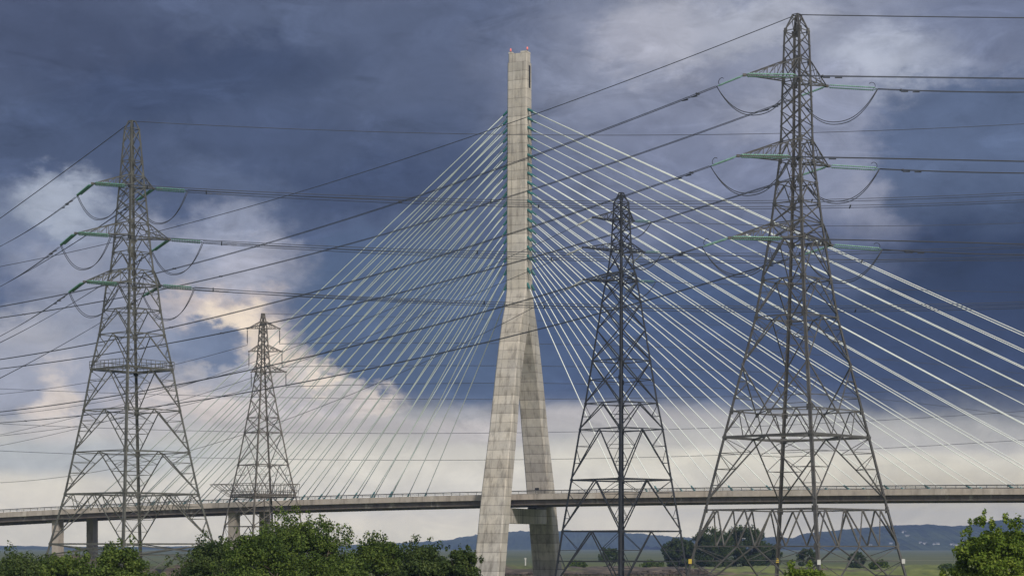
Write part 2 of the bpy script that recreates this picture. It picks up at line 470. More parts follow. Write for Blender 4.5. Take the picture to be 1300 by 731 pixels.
xs = [-G, -3000, -1500, -800, -400, -200, 0, 200, 400, 800, 1500, 3000, G]
ys = [-G, -2000, -600, -200, 0, 200, 400, 600, 900, 1500, 3000, 5000, G]
vs_ = [(x, y, 0.0) for y in ys for x in xs]
fs_ = [(j * 13 + i, j * 13 + i + 1, (j + 1) * 13 + i + 1, (j + 1) * 13 + i) for j in range(12) for i in range(12)]
tag(mesh_obj('ground', vs_, fs_, M['ground']), kind='structure')

def smooth_noise(n, seed, octaves=5, base=6):
    rnd = np.random.RandomState(seed); t = np.linspace(0, 1, n); r = np.zeros(n)
    for o in range(octaves):
        k = base * 2 ** o
        r += np.interp(t, np.linspace(0, 1, k + 1), rnd.rand(k + 1) - 0.5) / 1.8 ** o
    return r

# riverbank beyond the tower: a low irregular earth bank that crosses the view
def bank(name, x0, x1, yc, width, h, seed, mat, n=240, m=14):
    hx = smooth_noise(n, seed, 6, 9); sh = smooth_noise(n, seed + 3, 5, 7)
    rnd = np.random.RandomState(seed + 9); jit = rnd.rand(n, m) - 0.5
    v = []; f = []
    for i in range(n):
        for j in range(m):
            t = j / (m - 1)
            prof = math.sin(math.pi * t) ** 0.7 if 0 < t < 1 else 0
            ez = min(1, i / 12, (n - 1 - i) / 12)
            z = -0.3 + (h * (1 + 1.1 * hx[i]) * prof + jit[i, j] * 0.55 * prof) * ez + 0.3 * prof
            v.append((x0 + (x1 - x0) * i / (n - 1), yc + width * (t - 0.5) + sh[i] * width * 0.5 + jit[i, j] * 1.5, z))
    for i in range(n - 1):
        for j in range(m - 1):
            f.append((i * m + j, (i + 1) * m + j, (i + 1) * m + j + 1, i * m + j + 1))
    return mesh_obj(name, v, f, mat, smooth=True)
def bank_mat():
    m, nb, bs = new_mat('eroded_earth_bank')
    pos = nb.n.new('ShaderNodeNewGeometry').outputs['Position']
    n1 = nb.noise(nb.mapping(pos, sc=(0.22, 0.22, 0.9)), 1.0, 7, 0.7)
    n2 = nb.noise(nb.mapping(pos, sc=(0.05, 0.08, 0.3)), 1.0, 5, 0.6)
    c = nb.ramp(n1, [(0.35, (0.028, 0.022, 0.019, 1)), (0.5, (0.085, 0.064, 0.048, 1)), (0.68, (0.19, 0.145, 0.105, 1))])
    gx = nb.mapr(nb.sep(pos)[0], 45, 95, 0.0, 0.16)
    c = nb.mix(nb.mapr(nb.math('ADD', n2, gx), 0.5, 0.58), c, nb.ramp(n1, [(0.35, (0.07, 0.09, 0.024, 1)), (0.6, (0.155, 0.175, 0.045, 1)), (0.75, (0.20, 0.18, 0.075, 1))]))
    nb.link(c, bs.inputs['Base Color']); bs.inputs['Roughness'].default_value = 0.95
    return m
M['bank'] = bank_mat()
tag(bank('riverbank', -110, 260, 505, 30, 1.9, 4, M['bank'], 320), kind='structure')
tag(bank('earth_bank', -112, -62, 470, 34, 3.0, 8, M['bank'], 140), kind='structure')

# broken rock scattered along the bank: nobody could count it
rk = MB(); rnd = random.Random(5)
for i in range(1500):
    x = rnd.uniform(-10, 50) if rnd.random() < 0.85 else rnd.uniform(-105, -62)
    y = 492 + rnd.uniform(-9, 6); r = rnd.uniform(0.25, 0.85)
    z = max(0.0, (y - 488) / 17 * 1.5) + rnd.uniform(-0.1, 0.35)
    pts = []
    for a in range(6):
        for hh in (-0.5, 0.45):
            t = a * math.pi / 3 + rnd.uniform(-0.3, 0.3); q = r * rnd.uniform(0.6, 1.0)
            pts.append((x + q * math.cos(t), y + q * math.sin(t), z + hh * r * rnd.uniform(0.6, 1.1)))
    rk.add(pts, [(2 * a, 2 * ((a + 1) % 6), 2 * ((a + 1) % 6) + 1, 2 * a + 1) for a in range(6)] + [tuple(2 * a + 1 for a in range(6))])
tag(rk.build('rocks', M['rock']), 'brown broken rocks lying along the riverbank below the bridge', 'rocks', kind='stuff')

# far path on the marsh
pt = MB()
pt.add([(140, 1005, 0.02), (330, 985, 0.02), (330, 1000, 0.02), (140, 1020, 0.02)], [(0, 1, 2, 3)])
M['track'] = simple('pale_track', (0.24, 0.21, 0.16), 0.95, 0, 0.2, 0.05)
tag(pt.build('path', M['track']), kind='structure')

def hill_mat():
    m, nb, bs = new_mat('wooded_hillside')
    pos = nb.n.new('ShaderNodeNewGeometry').outputs['Position']
    n = nb.noise(nb.mapping(pos, sc=(0.006, 0.004, 0.03)), 1.0, 7, 0.7)
    c = nb.ramp(n, [(0.35, (0.016, 0.026, 0.014, 1)), (0.52, (0.032, 0.046, 0.022, 1)), (0.66, (0.06, 0.075, 0.034, 1))])
    nb.link(c, bs.inputs['Base Color']); bs.inputs['Roughness'].default_value = 1.0
    bs.inputs['Specular IOR Level'].default_value = 0.0
    return m
M['hill'] = hill_mat()
def hill(name, prof, Y, depth, seed, rough=1.0):
    px = np.linspace(prof[0][0], prof[-1][0], 700)
    py = np.interp(px, [p[0] for p in prof], [p[1] for p in prof])
    k = np.random.RandomState(seed)
    tree = smooth_noise(700, seed, 7, 20) * 2.2 * rough + (k.rand(700) - 0.5) * 0.8 * rough
    v = []; f = []; m = 12
    gx = [k.rand(700) for _ in range(m)]
    for i in range(700):
        top = max(0.6, CZ + (HY - py[i]) * Y / F + tree[i] * Y / F * 0.8)
        for j in range(m):
            t = j / (m - 1)
            yy = Y - depth * (1 - min(1, t * 1.25)) if t < 0.8 else Y + depth * 0.5 * (t - 0.8) / 0.2
            if t < 0.8: hz = top * math.sin(0.5 * math.pi * t / 0.8) ** 1.3
            else: hz = top * (1 - ((t - 0.8) / 0.2) ** 2)
            hz += (gx[j][i] - 0.5) * 5 * rough * (1 if 0 < j < m - 1 and abs(t - 0.8) > 0.06 else 0)
            v.append(((px[i] - HX) * Y / F, yy, hz - (0.4 if j in (0, m - 1) else 0)))
    for i in range(699):
        for j in range(m - 1):
            f.append((i * m + j, (i + 1) * m + j, (i + 1) * m + j + 1, i * m + j + 1))
    return tag(mesh_obj(name, v, f, M['hill']), kind='structure')
hill('hills', [(-600, 695), (-100, 694), (200, 693.4), (400, 693), (437, 692), (500, 689), (552, 686), (580, 683), (604, 678), (640, 674), (690, 673), (740, 673.5), (792, 676), (828, 679), (866, 681.5), (930, 684), (1000, 686), (1100, 690), (1300, 692), (1700, 694)], 5200, 900, 3)
right_hill = hill('hills', [(820, 694), (900, 689), (950, 684), (976, 681.5), (1008, 682.8), (1020, 677), (1052, 673), (1079, 670), (1110, 668), (1142, 666.5), (1188, 667), (1203, 668), (1234, 666.5), (1262, 661), (1300, 658), (1500, 655), (1800, 668), (2200, 690)], 4300, 700, 6)

hz = MB(); hz.box((0, 0, 62.0), 13400, 13400, 126.0)
hm = bpy.data.materials.new('haze_air'); hm.use_nodes = True
hn = hm.node_tree.nodes; hn.clear()
ho = hn.new('ShaderNodeOutputMaterial'); pv = hn.new('ShaderNodeVolumePrincipled')
pv.inputs['Color'].default_value = (0.40, 0.55, 0.95, 1)
pv.inputs['Density'].default_value = HZ_DENS
pv.inputs['Anisotropy'].default_value = 0.0
hm.node_tree.links.new(pv.outputs[0], ho.inputs['Volume'])
tag(hz.build('haze', hm), 'pale blue haze hanging over the marsh and hills', 'haze', kind='stuff')

# ------------------------------------------------------------------ the bridge
s_, c_ = 0.38, 0.925
DV = V3((c_, -s_, 0)); TV = V3((s_, c_, 0))
MC = V3((9.5 * 430 / F, 430, 0))
def bp(u, v, z): return MC + DV * u + TV * v + V3((0, 0, z))
def solve_u(px, v):
    m = (px - HX) / F
    q = MC + TV * v
    return (m * q.y - q.x) / (DV.x - m * DV.y)
def solve_uz(px, py, v):
    u = solve_u(px, v); q = bp(u, v, 0)
    return u, CZ + (HY - py) * q.y / F
HW = 10.6
prof = [solve_uz(px, py, -HW) for px, py in ((0, 649.8), (55, 647.3), (110, 645), (230, 640), (350, 635), (470, 631), (600, 627.4), (760, 625.2), (900, 623.4), (1080, 621.2), (1240, 619.6), (1300, 619.2))]
cf = np.polyfit([p[0] for p in prof], [p[1] for p in prof], 3)
ulo, uhi = prof[0][0] - 10, prof[-1][0] + 20
def deck_z(u):
    if u < ulo:
        sl_ = np.polyval(np.polyder(cf), ulo); return float(np.polyval(cf, ulo) + sl_ * (u - ulo))
    if u > uhi:
        sl_ = np.polyval(np.polyder(cf), uhi); return float(np.polyval(cf, uhi) + sl_ * (u - uhi))
    return float(np.polyval(cf, u))

bridge = empty('cable_stayed_bridge', MC)
tag(bridge, 'concrete cable-stayed bridge with one tall A-shaped tower and a fan of white stays', 'bridge')

def loft_rows(rows):
    """rows: (z, v0, v1, a) -> box sections along z with chamfered corners"""
    v = []; f = []
    for z, v0, v1, a in rows:
        e = 0.28
        for u_, w_ in ((-a / 2 + e, v0), (a / 2 - e, v0), (a / 2, v0 + e), (a / 2, v1 - e), (a / 2 - e, v1), (-a / 2 + e, v1), (-a / 2, v1 - e), (-a / 2, v0 + e)):
            v.append(bp(u_, w_, z))
    for i in range(len(rows) - 1):
        for k in range(8):
            f.append((i * 8 + k, i * 8 + (k + 1) % 8, (i + 1) * 8 + (k + 1) % 8, (i + 1) * 8 + k))
    f.append(tuple(reversed(range(8)))); n = (len(rows) - 1) * 8
    f.append(tuple(n + k for k in range(8)))
    return v, f
leg_rows = [(-4, 16.7, 20.6, 6.1), (0, 15.8, 19.8, 6.0), (9, 13.6, 17.4, 5.85), (18.8, 11.35, 15.2, 5.7), (32.5, 7.8, 11.3, 5.3), (45, 4.9, 8.3, 5.0), (52, 2.2, 6.35, 4.88), (55, 0.9, 5.4, 4.85), (57, 0.02, 4.8, 4.82)]
for sg in (-1, 1):
    rows = [(z, min(sg * a, sg * b), max(sg * a, sg * b), w_) for z, a, b, w_ in leg_rows]
    v, f = loft_rows(rows)
    o = mesh_obj('tower_leg', v, f, M['concrete'], bridge)
mast_rows = [(57.004, -4.8, 4.8, 4.82), (60, -3.4, 3.4, 4.8), (64.3, -2.1, 2.1, 4.78), (90, -1.75, 1.75, 4.75), (115.2, -1.45, 1.45, 4.72)]
v, f = loft_rows(mast_rows); mesh_obj('tower_mast', v, f, M['concrete'], bridge)
v, f = loft_rows([(115.204, -1.15, 1.2, 4.5), (117.2, -1.15, 1.2, 4.5)]); mesh_obj('mast_cap', v, f, M['concrete'], bridge)
pp = MB()
for u_, dw in ((-1.75, 0.9), (1.45, 1.5)):
    pp.box(bp(u_, 0, 117.204 + 0.2), dw, 2.2, 0.4, DV, TV)
pp.build('parapet', M['concrete'], bridge)
dr = MB(); dr.box(bp(4.74 / 2 + 0.02, 0.1, 112.0), 0.06, 0.9, 5.0, DV, TV)
dr.build('dark_access_slot', M['dark'], bridge)  # dark slab laid on the face, standing for the shade inside the open slot
for sg in (-1, 1):
    lb = MB(); c0 = bp(sg * 2.0, -0.3, 117.6)
    lb.tube([c0, c0 + V3((0, 0, 0.35))], 0.12, 8)
    lamp = lb.build('aircraft_warning_light', M['rail'], bridge)
    lg = MB(); lg.tube([c0 + V3((0, 0, 0.34)), c0 + V3((0, 0, 0.5)), c0 + V3((0, 0, 0.85)), c0 + V3((0, 0, 1.0))], [0.15, 0.2, 0.19, 0.08], 10)
    lg.build('lamp_glass', M['lamp'], lamp, True)
# crossbeam below the deck
cb = MB(); cb.box(bp(0, 0, 14.1), 3.6, 24.6, 3.3, DV, TV)
cb.build('crossbeam', M['concrete'], bridge)
for sg in (-1, 1):
    bb = MB(); bb.box(bp(0, sg * 7.5, 15.9), 1.6, 1.6, 0.28, DV, TV); bb.build('bearing', M['dark'], bridge)
# leg window
wn = MB(); q = bp(0, 11.6, 20.6); wn.box(bp(-0.1, 10.9, 20.7), 1.0, 0.12, 0.7, DV, TV); wn.build('inspection_hatch', M['dark'], bridge)

def sweep(section, us, mat, name, closed=True, dz=0.0):
    n = len(section); v = []; f = []
    for u in us:
        z0 = deck_z(u)
        for (w_, z) in section: v.append(bp(u, w_, z0 + z + dz))
    for i in range(len(us) - 1):
        for k in range(n if closed else n - 1):
            f.append((i * n + k, (i + 1) * n + k, (i + 1) * n + (k + 1) % n, i * n + (k + 1) % n))
    f.append(tuple(range(n))); m_ = (len(us) - 1) * n
    f.append(tuple(reversed([m_ + k for k in range(n)])))
    return mesh_obj(name, v, f, mat, bridge)
US = [-430 + 6 * i for i in range(115)]
deck = sweep([(-HW, 0), (-HW, -1.22), (-HW + 0.35, -1.25), (-HW + 0.6, -0.6), (HW - 0.6, -0.6), (HW - 0.35, -1.25), (HW, -1.22), (HW, 0), (HW - 0.5, 0), (HW - 0.55, -0.25), (-HW + 0.55, -0.25), (-HW + 0.5, 0)], US, M['deck_conc'], 'deck')
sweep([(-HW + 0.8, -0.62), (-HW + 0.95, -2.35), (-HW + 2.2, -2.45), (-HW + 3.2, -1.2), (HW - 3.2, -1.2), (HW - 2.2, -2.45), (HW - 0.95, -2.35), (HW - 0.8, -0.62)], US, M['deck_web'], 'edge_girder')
sweep([(-HW + 0.56, -0.246), (HW - 0.56, -0.246), (HW - 0.56, -0.24), (-HW + 0.56, -0.24)], US, M['asphalt'], 'road_surface')
for sg in (-1, 1):
    v0 = sg * (HW - 0.25)
    rl = MB()
    for i in range(len(US) - 1):
        for h, r in ((0.66, 0.19), (0.34, 0.08)):
            rl.bar(bp(US[i], v0, deck_z(US[i]) + h), bp(US[i + 1], v0, deck_z(US[i + 1]) + h), r)
    u = -428
    while u < 250:
        rl.bar(bp(u, v0, deck_z(u) - 0.02), bp(u, v0, deck_z(u) + 0.66), 0.09); u += 2.0
    rl.build('railing', M['rail'], bridge)
# piers of the back span
for px in (95.5, 317):
    u = solve_u(px, 0)
    for sg in (-1, 1):
        pr = MB(); hgt = deck_z(u) - 1.2
        pr.box(bp(u, sg * 7.2, hgt / 2 - 1.0), 1.9, 2.2, hgt + 2, DV, TV)
        pr.build('pier', M['deck_conc'], bridge)
for px in (-150,):
    u = solve_u(px, 0)
    for sg in (-1, 1):
        pr = MB(); hgt = deck_z(u) - 1.2
        pr.box(bp(u, sg * 7.2, hgt / 2 - 1.0), 1.9, 2.2, hgt + 2, DV, TV)
        pr.build('pier', M['deck_conc'], bridge)

# stays: 19 levels, two planes, two sides
lv = [141, 152.2, 163.7, 175, 186.7, 198.2, 210, 221.3, 233, 244.6, 256.2, 268, 279.4, 291.3, 302.6, 314.4, 326, 342, 361]
CW = 9.25
u_in_r, u_6 = solve_u(790, -CW), solve_u(1080, -CW)
du_r = (u_6 - u_in_r) / 6
u_in_l, u_l5 = solve_u(493, -CW), solve_u(381, -CW)
du_l = (u_l5 - u_in_l) / 5
def mast_half(z):
    return float(np.interp(z, [r[0] for r in mast_rows], [r[3] for r in mast_rows])) / 2
for i, py in enumerate(lv):
    j = 18 - i
    z = CZ + (HY - py) * 430 / F
    for side, u0, du in ((1, u_in_r, du_r), (-1, u_in_l, du_l)):
        for sg in (-1, 1):
            wv = 0.9 * float(np.interp(z, [64, 115], [1.35, 1.0]))
            pm = bp(side * (mast_half(z) - 0.05), sg * wv, z)
            ud = u0 + du * j
            pd = bp(ud, sg * CW, deck_z(ud) - 0.3)
            d = (pd - pm); L = d.length; d.normalize()
            mb = MB(); n = 10; pts = []
            for q in range(n + 1):
                t = q / n
                p = pm + d * (L * t); p.z -= 4 * t * (1 - t) * L * 0.0035
                pts.append(p)
            mb.tube(pts, 0.098 if side > 0 else 0.10, 6)
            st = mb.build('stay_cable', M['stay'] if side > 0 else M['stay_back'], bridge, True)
            a = MB(); a.tube([pm, pm + d * 0.25, pm + d * 1.4, pm + d * 1.6], [0.28, 0.32, 0.24, 0.16], 8)
            a.build('anchor_socket', M['teal'], st)
            a = MB(); a.tube([pd - d * 1.9, pd - d * 1.8, pd - d * 0.3, pd], [0.16, 0.19, 0.22, 0.25], 8)
            a.build('anchor_socket', M['socket_low'], st)

# ------------------------------------------------------------------ lattice pylons
class Pylon:
    def __init__(s, name_label, D, cx, alpha, prof, mat, label, leg_w=(0.28, 0.42), br_w=(0.13, 0.2)):
        s.D = D; s.k = F / D; s.cx = cx; s.al = math.radians(alpha); s.mat = mat
        ca = math.cos(s.al); s.al += math.atan2(cx - HX, F)
        s.C = V3(((cx - HX) * D / F, D, 0))
        s.zs = []; s.rs = []
        for py, off in sorted(prof, key=lambda p: -p[0]):
            s.zs.append(CZ + (HY - py) / s.k); s.rs.append(off / (s.k * ca))
        sl_ = (s.rs[0] - s.rs[1]) / (s.zs[1] - s.zs[0])
        if s.zs[0] > 0:
            s.rs.insert(0, s.rs[0] + sl_ * s.zs[0]); s.zs.insert(0, 0.0)
        s.root = empty('lattice_pylon', s.C)
        tag(s.root, label, 'pylon', 'lattice pylons')
        s.leg_w = leg_w; s.br_w = br_w
        s.H = s.zs[-1]
        s.br = [MB() for _ in range(4)]
    def z(s, py): return CZ + (HY - py) / s.k
    def r(s, z): return float(np.interp(z, s.zs, s.rs))
    def cdir(s, i):
        t = s.al + math.pi / 2 * i
        return V3((-math.sin(t), -math.cos(t), 0))
    def P(s, i, z): return s.C + s.cdir(i % 4) * s.r(z) + V3((0, 0, z))
    def lw(s, z): return s.leg_w[1] + (s.leg_w[0] - s.leg_w[1]) * z / s.H
    def bw(s, z): return s.br_w[1] + (s.br_w[0] - s.br_w[1]) * z / s.H
    def legs(s, foot=True):
        zz = sorted(set([s.zs[0]] + s.zs + [s.zs[-1]]))
        for i in range(4):
            mb = MB()
            n1 = (s.cdir(i + 1) - s.cdir(i)).normalized(); n2 = (s.cdir(i + 3) - s.cdir(i)).normalized()
            for a, b in zip(zz[:-1], zz[1:]):
                w_ = s.lw(a)
                mb.angle(s.P(i, a), s.P(i, b), w_, n1, n2, 0.07)
            leg = mb.build('leg', s.mat, s.root)
            if foot:
                fb = MB(); q = s.P(i, 0)
                fb.box(q + V3((0, 0, 0.0)), 1.6, 1.6, 1.0); fb.build('concrete_footing', M['deck_conc'], leg)
    def seg(s, i, p, q, w_): s.br[i].bar(p, q, w_ * 0.72, w_)
    def belt(s, z, w_=None, plan=False, trusss=0.0):
        w_ = w_ or s.bw(z)
        for i in range(4):
            s.seg(i, s.P(i, z), s.P(i + 1, z), w_)
            if s.r(z) > 1.6:
                for c, e in ((i, i + 1), (i + 1, i)):
                    q = s.P(c, z) + (s.P(e, z) - s.P(c, z)).normalized() * 0.32
                    s.br[i].bar(q - V3((0, 0, 0.38)), q + V3((0, 0, 0.38)), 0.46, 0.03, up=(s.P(i + 1, z) - s.P(i, z)).cross(V3((0, 0, 1))))
        if plan:
            mids = [(s.P(i, z) + s.P(i + 1, z)) / 2 for i in range(4)]
            for i in range(4): s.seg(i, mids[i] - V3((0, 0, .05)), mids[(i + 1) % 4] - V3((0, 0, .05)), w_ * 0.7)
    def X(s, z0, z1, n=1, horiz=False):
        # n stacked X panels from z0 (low) to z1 (high); heights follow the taper
        r0, r1 = s.r(z0), s.r(z1)
        hs = np.array([r0 + (r1 - r0) * (i + 0.5) / n for i in range(n)]); hs = hs / hs.sum() * (z1 - z0)
        z = z0
        for h in hs:
            for i in range(4):
                s.seg(i, s.P(i, z), s.P(i + 1, z + h), s.bw(z)); s.seg(i, s.P(i + 1, z), s.P(i, z + h), s.bw(z))
            if horiz: s.belt(z, s.bw(z) * 0.8)
            z += h
    def Vee(s, z0, z1, red=2, inner=True):
        """inverted V: from the middle of the belt at z1 to both legs at z0, with redundant struts"""
        w_ = s.bw(z0); wr = w_ * 0.45
        for i in range(4):
            m = (s.P(i, z1) + s.P(i + 1, z1)) / 2
            for c in (i, i + 1):
                b = s.P(c, z0)
                s.seg(i, m, b, w_)
                if red:
                    prevL = s.P(c, z0)
                    for k in range(1, red + 1):
                        t = k / (red + 1)
                        zl = z0 + (z1 - z0) * t
                        L = s.P(c, zl); Dp = b.lerp(m, t)
                        s.seg(i, L, Dp, wr)
                        t2 = min(1, (k + 1) / (red + 1)); zl2 = z0 + (z1 - z0) * t2
                        if k < red or True:
                            s.seg(i, Dp, s.P(c, zl2), wr)
            if inner and red:
                # hip ties across the corner between neighbouring faces
                m2 = (s.P(i + 1, z1) + s.P(i + 2, z1)) / 2
                b = s.P(i + 1, z0)
                for k in ((red + 1) // 2,):
                    t = k / (red + 1)
                    s.seg(i, b.lerp(m, t), b.lerp(m2, t), wr)
    def Vup(s, z0, z1, red=2):
        """upright V: from both legs at z1 down to the middle of the belt at z0"""
        w_ = s.bw(z0); wr = w_ * 0.5
        for i in range(4):
            m = (s.P(i, z0) + s.P(i + 1, z0)) / 2
            for c in (i, i + 1):
                b = s.P(c, z1); s.seg(i, m, b, w_)
                for k in range(1, red + 1):
                    t = k / (red + 1); L = s.P(c, z1 + (z0 - z1) * t); s.seg(i, L, b.lerp(m, t), wr)
                    s.seg(i, L, b.lerp(m, (k - 1) / (red + 1)), wr) if k > 1 else None
    def truss(s, z0, z1, n, w_=None):
        """zigzag between two belts"""
        w_ = w_ or s.bw(z0) * 0.8
        for i in range(4):
            for k in range(n):
                a = s.P(i, z0).lerp(s.P(i + 1, z0), k / n); b = s.P(i, z0).lerp(s.P(i + 1, z0), (k + 1) / n)
                m = s.P(i, z1).lerp(s.P(i + 1, z1), (k + 0.5) / n)
                s.seg(i, a, m, w_); s.seg(i, m, b, w_)
    def finish(s):
        for i in range(4): s.br[i].build('face_bracing', s.mat, s.root)
    def tip(s, px, py, side):
        """cross-arm tip on the pylon's own arm axis; side +1 = arm towards the left and the camera"""
        b = s.al + math.pi / 4
        a = V3((-math.sin(b), -math.cos(b), 0)) * side
        m = (px - HX) / F
        ln = (m * s.C.y - s.C.x) / (a.x - m * a.y)
        q = s.C + a * ln
        return V3((q.x, q.y, CZ + (HY - py) * q.y / F))
    def arm(s, tip, zb, zt, side, n=4):
        mb = MB(); i0, i1 = (0, 1) if side > 0 else (2, 3)
        w_ = s.bw(zb)
        lo = [s.P(i0, zb), s.P(i1, zb)]; hi = [s.P(i0, zt), s.P(i1, zt)]
        for q in lo: mb.bar(q, tip, w_ * 1.15)
        for q in hi: mb.bar(q, tip, w_)
        for k in range(1, n):
            t0, t1 = (k - 1) / n, k / n
            a = [q.lerp(tip, t1) for q in lo]; b = [q.lerp(tip, t1) for q in hi]
            a0 = [q.lerp(tip, t0) for q in lo]; b0 = [q.lerp(tip, t0) for q in hi]
            mb.bar(a[0], a[1], w_ * 0.6); mb.bar(b[0], b[1], w_ * 0.6)
            mb.bar(a0[0], a[1], w_ * 0.6)
            for e in (0, 1):
                mb.bar(a[e], b[e], w_ * 0.6); mb.bar(b0[e], a[e], w_ * 0.6)
        mb.box(tip, 0.4, 0.4, 0.3)
        return mb.build('crossarm', s.mat, s.root)

def insulator(parent, p, q, mat, twin=0.22, r=0.118, pitch=0.26, horn=False):
    p = V3(p); q = V3(q); d = (q - p); L = d.length; d.normalize()
    side = d.cross(V3((0, 0, 1))).normalized()
    mb = MB()
    for sg in ((-1, 1) if twin > 0 else (0,)):
        o = side * twin * sg + V3((0, 0, 0.12 * sg))
        n = max(4, int((L - 0.9) / pitch)); pts = [p + d * 0.1]; rs = [0.04]
        for k in range(n):
            t = 0.45 + (L - 0.9) * k / n
            for dt, rr in ((0.0, 0.05), (pitch * 0.3, r), (pitch * 0.62, r * 0.9), (pitch * 0.75, 0.05)):
                pts.append(p + o + d * (t + dt)); rs.append(rr)
        pts.append(q - d * 0.1); rs.append(0.04)
        mb.tube(pts, rs, 7)
    o = mb.build('insulator_string', mat, parent, True)
    if horn:
        h = MB(); c = q - d * 0.6
        pts = [c + (V3((0, 0, 1)) * math.sin(t) + d * (math.cos(t) - 0.3)) * 0.42 + V3((0, 0, 0.4)) for t in np.linspace(-1.2, 2.6, 10)]
        h.tube(pts, 0.04, 5); h.build('arcing_horn', M['steel_dark'], o)
    return o

def loop_wire(parent, p, q, sag, off=0.2, r=0.055):
    mb = MB(); p = V3(p); q = V3(q)
    sd_ = (q - p).cross(V3((0, 0, 1))).normalized()
    for sg in (-1, 1):
        pts = []
        for k in range(21):
            t = k / 20; m = p.lerp(q, t) + sd_ * off * sg
            m.z -= sag * (1 - abs(2 * t - 1) ** 2.3) * (1.0 if sg > 0 else 1.06)
            pts.append(m)
        mb.tube(pts, r, 5)
    return mb.build('jumper_loop', M['conductor'], parent, True)

# conductors --------------------------------------------------------------
def line_fn(start, far, pts):
    """start: 3D point; far: (px, Y) at the far end; pts: traced pixels. Gives the 3-D curve as a sagging parabola over a straight plan line."""
    fx = (far[0] - HX) * far[1] / F
    A = V3((start.x, start.y, 0)); Bv = V3((fx, far[1], 0)); d = Bv - A
    ss = [0.0]; zz = [start.z]; ww = [4.0]
    for px, py in pts:
        m = (px - HX) / F
        t = (m * A.y - A.x) / (d.x - m * d.y)
        Y = A.y + d.y * t
        ss.append(t); zz.append(CZ + (HY - py) * Y / F); ww.append(1.0)
    deg = 2 if len(pts) > 1 else 1
    c = np.polyfit(ss, zz, deg, w=ww)
    return lambda t: V3((A.x + d.x * t, A.y + d.y * t, float(np.polyval(c, t)))), d

def conductor(start, far, pts, label, t0=0.0, twin=0.22, r=0.062, group='overhead line conductors', n=48, vert=0.0, t1=1.0):
    fn, d = line_fn(start, far, pts)
    # t0 is given in metres of plan length taken by the insulator
    tt = t0 / d.length
    if twin > 0:
        mid = fn(tt)
        root = empty('twin_conductor', mid)
        tag(root, label, 'power line', group)
        sdv = d.cross(V3((0, 0, 1))).normalized() * twin + V3((0, 0, vert))
        for sg in (-1, 1):
            mb = MB(); mb.tube([fn(tt + (t1 - tt) * k / n) + sdv * sg for k in range(n + 1)], r, 5)
            mb.build('conductor', M['conductor'], root, True)
        tm = tt + 3.0 / d.length; step = 55.0 / d.length
        while tm < t1:
            p = fn(tm); px_ = HX + p.x / p.y * F
            if -60 < px_ < 1360:
                sp = MB(); sp.bar(p - sdv * 1.5, p + sdv * 1.5, 0.16, 0.2); sp.build('spacer', M['conductor'], root)
            tm += step
        for tq in (3.5, 5.0):
            p = fn(tt + tq / d.length); e = d.normalized() * 0.45
            dm = MB(); dm.bar(p - e - V3((0, 0, .18)), p + e - V3((0, 0, .18)), 0.09, 0.14)
            dm.build('vibration_damper', M['conductor'], root)
    else:
        mb = MB(); mb.tube([fn(tt + (t1 - tt) * k / n) for k in range(n + 1)], r, 5)
        o = mb.build('earth_wire' if group == 'overhead earth wires' else 'power_line', M['conductor'], None, True)
        tag(o, label, 'power line', group)
    return fn, d

# ---- tallest pylon, on the right
RP = Pylon('r', 244.3, 1011.5, -11, [(19, 6), (40, 16.5), (105, 19), (172, 21), (205, 23), (262, 30.5), (302, 36), (356, 44.7), (403, 53), (463, 68.8), (522, 84), (555, 92.6), (647, 116), (731, 139)],
           M['steel_tall'], 'tallest lattice pylon, brown-grey steel with six arms, standing right of the bridge tower', (0.24, 0.40), (0.10, 0.18))
RP.legs()
z = RP.z
RP.belt(z(19)); RP.belt(z(40)); RP.X(z(40), z(20), 1)
RP.X(z(78), z(40), 2); RP.belt(z(78)); RP.X(z(105), z(78), 1); RP.belt(z(105)); RP.X(z(180), z(105), 4); RP.belt(z(180)); RP.Vee(z(205), z(180), 0)
RP.belt(z(205)); RP.Vee(z(233), z(205), 1); RP.belt(z(233)); RP.Vee(z(259), z(233), 1); RP.belt(z(259)); RP.X(z(284), z(259), 1); RP.belt(z(284)); RP.X(z(306), z(284), 1)
RP.belt(z(306)); RP.Vee(z(356), z(306), 1); RP.belt(z(356), None, True)
RP.Vee(z(403), z(356), 2); RP.belt(z(403), None, True); RP.Vee(z(463), z(403), 3)
RP.Vup(z(527), z(463), 2); RP.belt(z(522), None, True); RP.truss(z(555), z(522), 3); RP.belt(z(555), 0.3, True)
RP.Vee(z(636), z(555), 3); RP.belt(z(647), None, True); RP.truss(z(693), z(647), 4, 0.2); RP.belt(z(693), 0.16)
RP.Vee(0.0, z(693), 3)
RP.finish()
arms_R = {}
for nm, (pxl, pyl), (pxr, pyr), yb, yt in (('top', (945, 95.5), (1049.6, 109.5), 103, 78), ('mid', (937, 198), (1052, 211), 204, 180), ('low', (926, 302), (1055.7, 311.7), 306, 284)):
    tl, tr = RP.tip(pxl, pyl, 1), RP.tip(pxr, pyr, -1)
    RP.arm(tl, RP.z(yb), RP.z(yt), 1, 5); RP.arm(tr, RP.z(yb), RP.z(yt), -1, 3)
    arms_R[nm] = (tl, tr)
for i, m_ in ((0, 'sign_white'), (1, 'sign_yellow'), (2, 'sign_yellow'), (3, 'sign_white')):
    p = RP.P(i, RP.z(712)); sg = MB(); sg.box(p + V3((0, -0.25, 0)), 0.42, 0.05, 0.6); sg.build('warning_sign', M[m_], RP.root)

